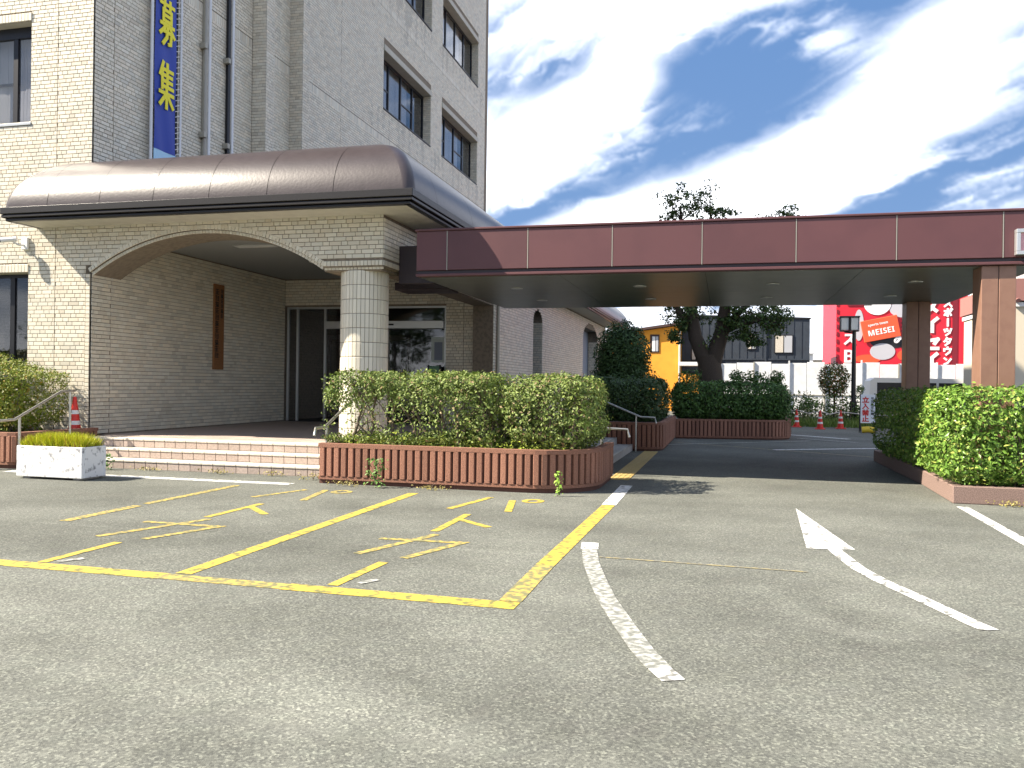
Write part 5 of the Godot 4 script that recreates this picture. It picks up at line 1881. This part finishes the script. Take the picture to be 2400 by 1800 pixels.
	b = MB.new()
	b.tube([Vector3(0, 0, 0), Vector3(0.03, 0.8, 0), Vector3(0, 1.6, 0)], 0.05, 0.03, 8)
	put("stem", b, M.bark, RB)
	var SM := thing("round_bush", "small green round-headed sapling above the no-entry sign", "bush", Vector3(4.45, 0, -30.4))
	ts = []
	cs = []
	blob_leaves(ts, cs, Vector3(-0.02, 1.4, 0), Vector3(0.15, 0.18, 0.15), 330, 0.06, tone, 0.3)
	many("foliage", leaf_mesh, M.leaf_dark, ts, cs, SM)
	b = MB.new()
	b.tube([Vector3(0, 0, 0), Vector3(-0.02, 1.35, 0)], 0.015, 0.01, 6)
	put("stem", b, M.bark, SM)

	# lamp post
	var L := thing("street_lamp", "dark lamp post with square glass lanterns before the red sign building", "street lamp", Vector3(4.86, 0, -35.0))
	b = MB.new()
	b.tube([Vector3(0, 0, 0), Vector3(0, 0.9, 0), Vector3(0, 0.95, 0)], 0.14, 0.13, 12)
	b.tube([Vector3(0, 0.95, 0), Vector3(0, 4.0, 0)], 0.09, 0.07, 12)
	put("post", b, M.black, L)
	for x: float in [-0.36, 0.0]:
		var hd := Node3D.new()
		hd.name = "lantern"
		L.add_child(hd, true)
		box("glass", x - 0.14, x + 0.14, 3.72, 4.2, -0.14, 0.14, M.lamp_glass, hd, 0.01)
		var f := MB.new()
		for sx: float in [-1, 1]:
			for sz: float in [-1, 1]: f.bx(x + sx * 0.15 - 0.014, x + sx * 0.15 + 0.014, 3.7, 4.2, sz * 0.15 - 0.014, sz * 0.15 + 0.014)
		f.cbx(x - 0.19, x + 0.19, 4.2, 4.26, -0.19, 0.19, 0.01)
		f.cbx(x - 0.17, x + 0.17, 3.66, 3.7, -0.17, 0.17, 0.01)
		put("frame", f, M.black, hd)
	b = MB.new()
	b.tube([Vector3(0, 3.6, 0), Vector3(-0.36, 3.65, 0)], 0.03, 0.03, 8)
	put("arm", b, M.black, L)

	# white hoarding
	var F := thing("white_hoarding", "white panel hoarding along the street behind the verge", "fence", Vector3(0, 0, -47))
	var x := -0.3
	var k2 := 0
	while x < 19.0:
		var h := 2.72 + 0.05 * ((k2 * 7) % 3)
		box("fence_panel", x + 0.012, x + 0.888, 0.05, h, -0.02, 0.02 + 0.006 * (k2 % 2), M.fence, F, 0.006)
		if k2 % 2 == 0: box("post", x - 0.035, x + 0.035, 0, h + (0.12 if k2 % 4 == 0 else 0.0), 0.03, 0.1, M.steel_dull if k2 % 4 else M.fence, F)
		x += 0.9
		k2 += 1
	box("rail", -0.3, 19.0, 1.05, 1.1, 0.028, 0.06, M.steel_dull, F)

	# white van parked in front of the hoarding, mostly hidden by the hedges
	var VN := thing("parked_van", "white van parked before the hoarding, only its roof above the hedge", "van", Vector3(8.4, 0, -40.0))
	b = MB.new()
	var side := [Vector2(-2.3, 0.35), Vector2(2.3, 0.35), Vector2(2.32, 0.9), Vector2(2.2, 1.1), Vector2(1.75, 1.78), Vector2(1.5, 1.9), Vector2(-2.1, 1.93), Vector2(-2.28, 1.8)]
	for k in side.size():
		var p: Vector2 = side[k]
		var q: Vector2 = side[(k + 1) % side.size()]
		b.quad(Vector3(q.x, q.y, 0.8), Vector3(p.x, p.y, 0.8), Vector3(p.x, p.y, -0.8), Vector3(q.x, q.y, -0.8))
	for zz: float in [0.8, -0.8]:
		for k in range(1, side.size() - 1):
			var t := [Vector3(side[0].x, side[0].y, zz), Vector3(side[k].x, side[k].y, zz), Vector3(side[k + 1].x, side[k + 1].y, zz)]
			if zz > 0: b.tri(t[0], t[1], t[2])
			else: b.tri(t[0], t[2], t[1])
	put("body", b, M.white_paint, VN)
	for w in [[-2.0, -0.9], [-0.8, 0.35], [0.45, 1.45]]: box("side_window", w[0], w[1], 1.12, 1.72, 0.801, 0.812, M.black, VN, 0.004)
	for x2: float in [-1.45, 1.4]:
		for z2: float in [0.72, -0.72]:
			var wb := MB.new()
			wb.tube([Vector3(x2, 0.31, z2 - 0.1), Vector3(x2, 0.31, z2 + 0.1)], 0.31, 0.31, 20)
			var wh := put("wheel", wb, M.black, VN)
			var rb := MB.new()
			rb.tube([Vector3(x2, 0.31, z2 - 0.105), Vector3(x2, 0.31, z2 + 0.105)], 0.19, 0.19, 16)
			put("rim", rb, M.silver, wh)

	# orange house
	var O := thing("orange_house", "bright orange rendered house with brown trim behind the topiary", "building", Vector3(0, 0, 0))
	b = MB.new()
	var pr := [Vector2(-7.0, 0), Vector2(-2.69, 0), Vector2(-2.69, 5.04), Vector2(-7.0, 4.42)]
	for zz in [[-50.4, 1], [-58.0, -1]]:
		var q := []
		for p in pr: q.append(Vector3(p.x, p.y, zz[0]))
		if zz[1] > 0: b.quad(q[0], q[1], q[2], q[3])
		else: b.quad(q[3], q[2], q[1], q[0])
	b.quad(Vector3(-2.69, 0, -50.4), Vector3(-2.69, 0, -58), Vector3(-2.69, 5.04, -58), Vector3(-2.69, 5.04, -50.4))
	b.quad(Vector3(-7.0, 0, -58), Vector3(-7.0, 0, -50.4), Vector3(-7.0, 4.42, -50.4), Vector3(-7.0, 4.42, -58))
	put("wall", b, M.orange, O)
	b = MB.new()
	b.obox(Vector3(-4.78, 4.84, -54.2), Vector3(2.4, 0.07, 4.1), Basis(Vector3(0, 0, 1), 0.1433))
	put("roof", b, M.brown, O)
	var ow := box("window", -4.35, -3.8, 3.44, 4.52, -50.43, -50.36, M.brown, O, 0.01)
	box("pane", -4.22, -4.05, 3.52, 4.4, -50.355, -50.345, M.sign_white, ow)
	box("pane", -4.02, -3.87, 3.52, 4.4, -50.355, -50.345, M.curtain, ow)
	box("canopy_board", -2.63, -1.2, 2.65, 2.87, -50.3, -49.6, M.white_wall, O, 0.02)
	box("lower_wall", -2.68, -1.1, 0, 2.2, -50.8, -50.3, M.orange, O)
	b = MB.new()
	b.tube([Vector3(-2.62, 0, -50.33), Vector3(-2.62, 5.0, -50.33)], 0.06, 0.06, 8)
	put("downpipe", b, M.soffit, O)

	# navy clad block
	var NB := thing("navy_building", "dark navy metal-clad building with two small windows", "building", Vector3(0, 0, 0))
	var xr := 4.97
	var zn := -54.0
	b = MB.new()
	b.quad(Vector3(-2.65, 0, zn), Vector3(xr, 0, zn), Vector3(xr, 5.7, zn), Vector3(-2.65, 5.95, zn))
	b.quad(Vector3(xr, 0, zn), Vector3(xr, 0, zn - 8), Vector3(xr, 5.7, zn - 8), Vector3(xr, 5.7, zn))
	b.quad(Vector3(-2.65, 5.95, zn), Vector3(xr, 5.7, zn), Vector3(xr, 5.7, zn - 8), Vector3(-2.65, 5.95, zn - 8))
	b.quad(Vector3(-2.65, 0, zn - 8), Vector3(-2.65, 0, zn), Vector3(-2.65, 5.95, zn), Vector3(-2.65, 5.95, zn - 8))
	put("wall", b, M.navy, NB)
	for k in 17:
		var xs := -2.4 + k * 0.46
		if xs > xr - 0.1: break
		box("cladding_rib", xs - 0.012, xs + 0.012, 2.0, 5.66, zn + 0.002, zn + 0.025, M.navy, NB)
	b = MB.new()
	b.obox(Vector3(1.16, 5.83, zn), Vector3(3.87, 0.045, 0.07), Basis(Vector3(0, 0, 1), -0.0328))
	put("eave_trim", b, M.black, NB)
	box("downpipe", 2.36, 2.44, 2.6, 5.7, zn + 0.03, zn + 0.1, M.navy, NB)
	box("ledge", -2.65, xr, 3.15, 3.23, zn + 0.002, zn + 0.06, M.navy, NB)
	for w in [[2.9, 4.02, 3.56, 4.7], [1.3, 1.86, 3.78, 4.7], [-2.1, -1.5, 3.1, 3.94]]:
		var wn := box("window", w[0], w[1], w[2], w[3], zn + 0.015, zn + 0.06, M.black, NB, 0.01)
		var mid: float = (w[0] + w[1]) / 2
		box("pane", w[0] + 0.07, mid - 0.03, w[2] + 0.06, w[3] - 0.06, zn + 0.065, zn + 0.075, M.nosing, wn)
		box("pane", mid + 0.03, w[1] - 0.07, w[2] + 0.06, w[3] - 0.06, zn + 0.065, zn + 0.075, M.curtain, wn)

	# red shop with its big lettering
	var RS := thing("red_shop_building", "red shop front with large white vertical lettering beyond the white hoarding", "building", Vector3(0, 0, 0))
	box("wall", 7.2, 15.2, 0, 10.5, -68, -60, M.sign_red, RS)
	box("dark_strip", 14.3, 14.62, 3.0, 10.4, -59.998, -59.97, M.sign_dark, RS)
	for k in 20: box("edge_notch", 7.205, 7.33, 0.5 + k * 0.5, 0.75 + k * 0.5, -59.998, -59.96, M.sign_dark, RS)
	for k in 7: box("louvre", 7.9, 9.4, 7.0 + k * 0.12, 7.06 + k * 0.12, -59.99, -59.95, M.sign_dark, RS)
	# plain orange board with the shop's name (the figure around it is left out)
	var ob := MB.new()
	ob.cobox(Vector3(9.95, 5.45, -59.9), Vector3(1.15, 0.72, 0.05), Basis(Vector3(0, 0, 1), 0.2), 0.03)
	var on := put("name_board", ob, M.sign_orange, RS)
	var fnt := SystemFont.new()
	fnt.font_names = PackedStringArray(["Droid Sans"])
	fnt.font_weight = 700
	for tx in [["MEISEI", 46, Vector3(9.98, 5.28, -59.845)], ["sports town", 20, Vector3(9.78, 5.78, -59.845)]]:
		var tm := TextMesh.new()
		tm.font = fnt
		tm.text = tx[0]
		tm.font_size = tx[1]
		tm.depth = 0.02
		tm.pixel_size = 0.011
		putm("lettering", tm, M.sign_white, on, Transform3D(Basis(Vector3(0, 0, 1), 0.2), tx[2]))
	# plain rounded shapes stand in for the figure
	for e in [[10.1, 3.95, 0.78, 0.55, "grey_panel", M.sign_grey, 0.03], [8.62, 5.7, 0.3, 1.05, "grey_panel", M.sign_grey, 0.03], [11.35, 6.75, 0.85, 0.55, "grey_panel", M.sign_grey, 0.03], [9.75, 7.15, 0.85, 0.78, "white_panel", M.sign_white, 0.05], [10.5, 4.55, 1.15, 0.4, "dark_panel", M.black, 0.02], [11.6, 3.7, 0.6, 0.4, "orange_panel", M.sign_orange, 0.03], [9.2, 3.45, 0.8, 0.3, "orange_panel", M.sign_orange, 0.025]]:
		b = MB.new()
		for k in 24:
			var t0 := TAU * k / 24.0
			var t1 := TAU * (k + 1) / 24.0
			var zz: float = -60.0 + e[6]
			var c0 := Vector3(e[0], e[1], zz)
			var p0 := c0 + Vector3(e[2] * cos(t0), e[3] * sin(t0), 0)
			var p1 := c0 + Vector3(e[2] * cos(t1), e[3] * sin(t1), 0)
			b.tri(c0, p0, p1)
			b.quad(p0 - Vector3(0, 0, 0.02), p1 - Vector3(0, 0, 0.02), p1, p0)
		put(e[4], b, e[5], RS)
	# round white spiral emblem
	b = MB.new()
	var em := []
	for k in 40:
		var t := TAU * k / 16.0
		var rr := 0.26 - 0.0052 * k
		em.append(Vector3(11.0 + rr * cos(t) * 0.75 + rr * sin(t) * 0.3, 4.72 + rr * sin(t), -59.93))
	b.tube(em, 0.045, 0.045, 6)
	put("emblem", b, M.sign_white, RS)
	# small cut-off name at the left edge
	for l in [["su", 7.7, 4.4, 0.7, 0.75]]:
		b = MB.new()
		glyph(b, l[0], Vector3(l[1], l[2], -59.99), Vector3.RIGHT, Vector3.UP, l[3], l[4], 0.15, 0.03)
		put("character", b, M.sign_white, RS)
	var tb := TextMesh.new()
	tb.font = fnt
	tb.text = "B"
	tb.font_size = 110
	tb.depth = 0.03
	tb.pixel_size = 0.011
	putm("lettering", tb, M.sign_white, RS, Transform3D(Basis.IDENTITY, Vector3(8.0, 3.62, -59.97)))
	for k in 16: box("louvre", 11.2, 12.3, 3.1 + k * 0.27, 3.18 + k * 0.27, -59.995, -59.985, M.sign_dark, RS)
	var ky := 6.38
	for gname in ["me", "i", "se", "i"]:
		b = MB.new()
		glyph(b, gname, Vector3(12.55, ky, -59.99), Vector3.RIGHT, Vector3.UP, 0.98, 0.98, 0.22, 0.04)
		put("character", b, M.sign_white, RS)
		ky -= 1.16
	ky = 6.85
	for gname in ["su", "po", "bar", "tsu", "ta", "u", "n"]:
		b = MB.new()
		glyph(b, gname, Vector3(13.78, ky, -59.99), Vector3.RIGHT, Vector3.UP, 0.5, 0.54, 0.12, 0.04)
		put("character", b, M.sign_white, RS)
		ky -= 0.63

	# rows of roofs far behind
	for k in 4:
		var xx := 5.0 + k * 1.6
		var HS := thing("distant_house", ["white distant house directly beside the navy block", "small beige distant house second from the navy block", "white distant house third from the navy block", "small beige distant house half hidden by the red shop"][k], "house", Vector3(xx, 0, -95.0 - (k % 2) * 6.0), "distant houses")
		box("wall", -0.9, 0.9, 0, 5.2 - (k % 2) * 0.5, -4, 0, M.beige if k % 2 else M.white_wall, HS)
		b = MB.new()
		var hb := 5.2 - (k % 2) * 0.5
		b.quad(Vector3(-1.1, hb, 0.3), Vector3(1.1, hb, 0.3), Vector3(0.6, hb + 0.9, -2), Vector3(-0.6, hb + 0.9, -2))
		b.quad(Vector3(1.1, hb, -4.3), Vector3(-1.1, hb, -4.3), Vector3(-0.6, hb + 0.9, -2), Vector3(0.6, hb + 0.9, -2))
		b.tri(Vector3(1.1, hb, 0.3), Vector3(1.1, hb, -4.3), Vector3(0.6, hb + 0.9, -2))
		b.tri(Vector3(-1.1, hb, -4.3), Vector3(-1.1, hb, 0.3), Vector3(-0.6, hb + 0.9, -2))
		put("roof", b, M.curtain, HS)
		for q in 2: box("window", -0.5 + q * 0.7, -0.2 + q * 0.7, hb - 1.0, hb - 0.4, 0.002, 0.03, M.black, HS)

	# beige neighbour seen past the right pillar
	var BN := thing("beige_house", "beige rendered house with tiled roof edge past the right pillar", "building", Vector3(0, 0, 0))
	box("wall", 9.0, 16, 0, 4.15, -36, -30, M.beige, BN)
	box("roof", 8.9, 16.2, 4.3, 5.0, -36.2, -29.8, M.roof_tile, BN)
	for k in 20:
		b = MB.new()
		b.tube([Vector3(9.0 + k * 0.3, 4.3, -29.78), Vector3(9.0 + k * 0.3, 4.42, -30.1)], 0.07, 0.07, 8)
		put("eave_tile", b, M.roof_tile, BN)
	box("eave_board", 8.95, 16.1, 4.12, 4.26, -36.1, -29.9, M.white_wall, BN)
	box("upper_wall", 9.2, 16, 5.0, 7.4, -36, -30.6, M.white_wall, BN)

# out-of-view trees across the forecourt, placed to darken what the entrance glass mirrors
func build_behind() -> void:
	var tone := tone_of(Color(0.03, 0.07, 0.018), Color(0.09, 0.15, 0.035))
	for t in [[-30.0, 9.0, 10.5], [-25.0, 12.0, 11.5], [-20.5, 11.0, 10.0], [-16.0, 13.0, 11.0], [-11.0, 15.0, 10.0]]:
		var T := thing("unseen_forecourt_tree", "unseen broad green tree across the forecourt mirrored in the entrance glass", "tree", Vector3(t[0], 0, t[1]), "unseen trees across the forecourt")
		var b := MB.new()
		b.tube([Vector3(0, 0, 0), Vector3(0.1, 1.5, 0), Vector3(0, 3.0, 0.1), Vector3(0.1, t[2] * 0.7, 0)], 0.25, 0.1, 8)
		put("trunk", b, M.bark, T)
		var ts := []
		var cs := []
		for k in 40:
			var d := Vector3(rng.randfn(), rng.randfn() * 1.3, rng.randfn()) * 1.4
			blob_leaves(ts, cs, Vector3(0, t[2] * 0.6, 0) + d, Vector3(1.0, 0.7, 1.0), 150, 0.3, tone, 0.2)
		many("crown", leaf_mesh, M.leaf_dark, ts, cs, T)

func _ready() -> void:
	rng.seed = 4242
	set_view()
	make_materials()
	make_brick_mesh()
	make_leaf_meshes()
	build_ground()
	build_building()
	build_canopy()
	build_planters()
	build_steps()
	build_small()
	build_green()
	build_far()
	build_behind()
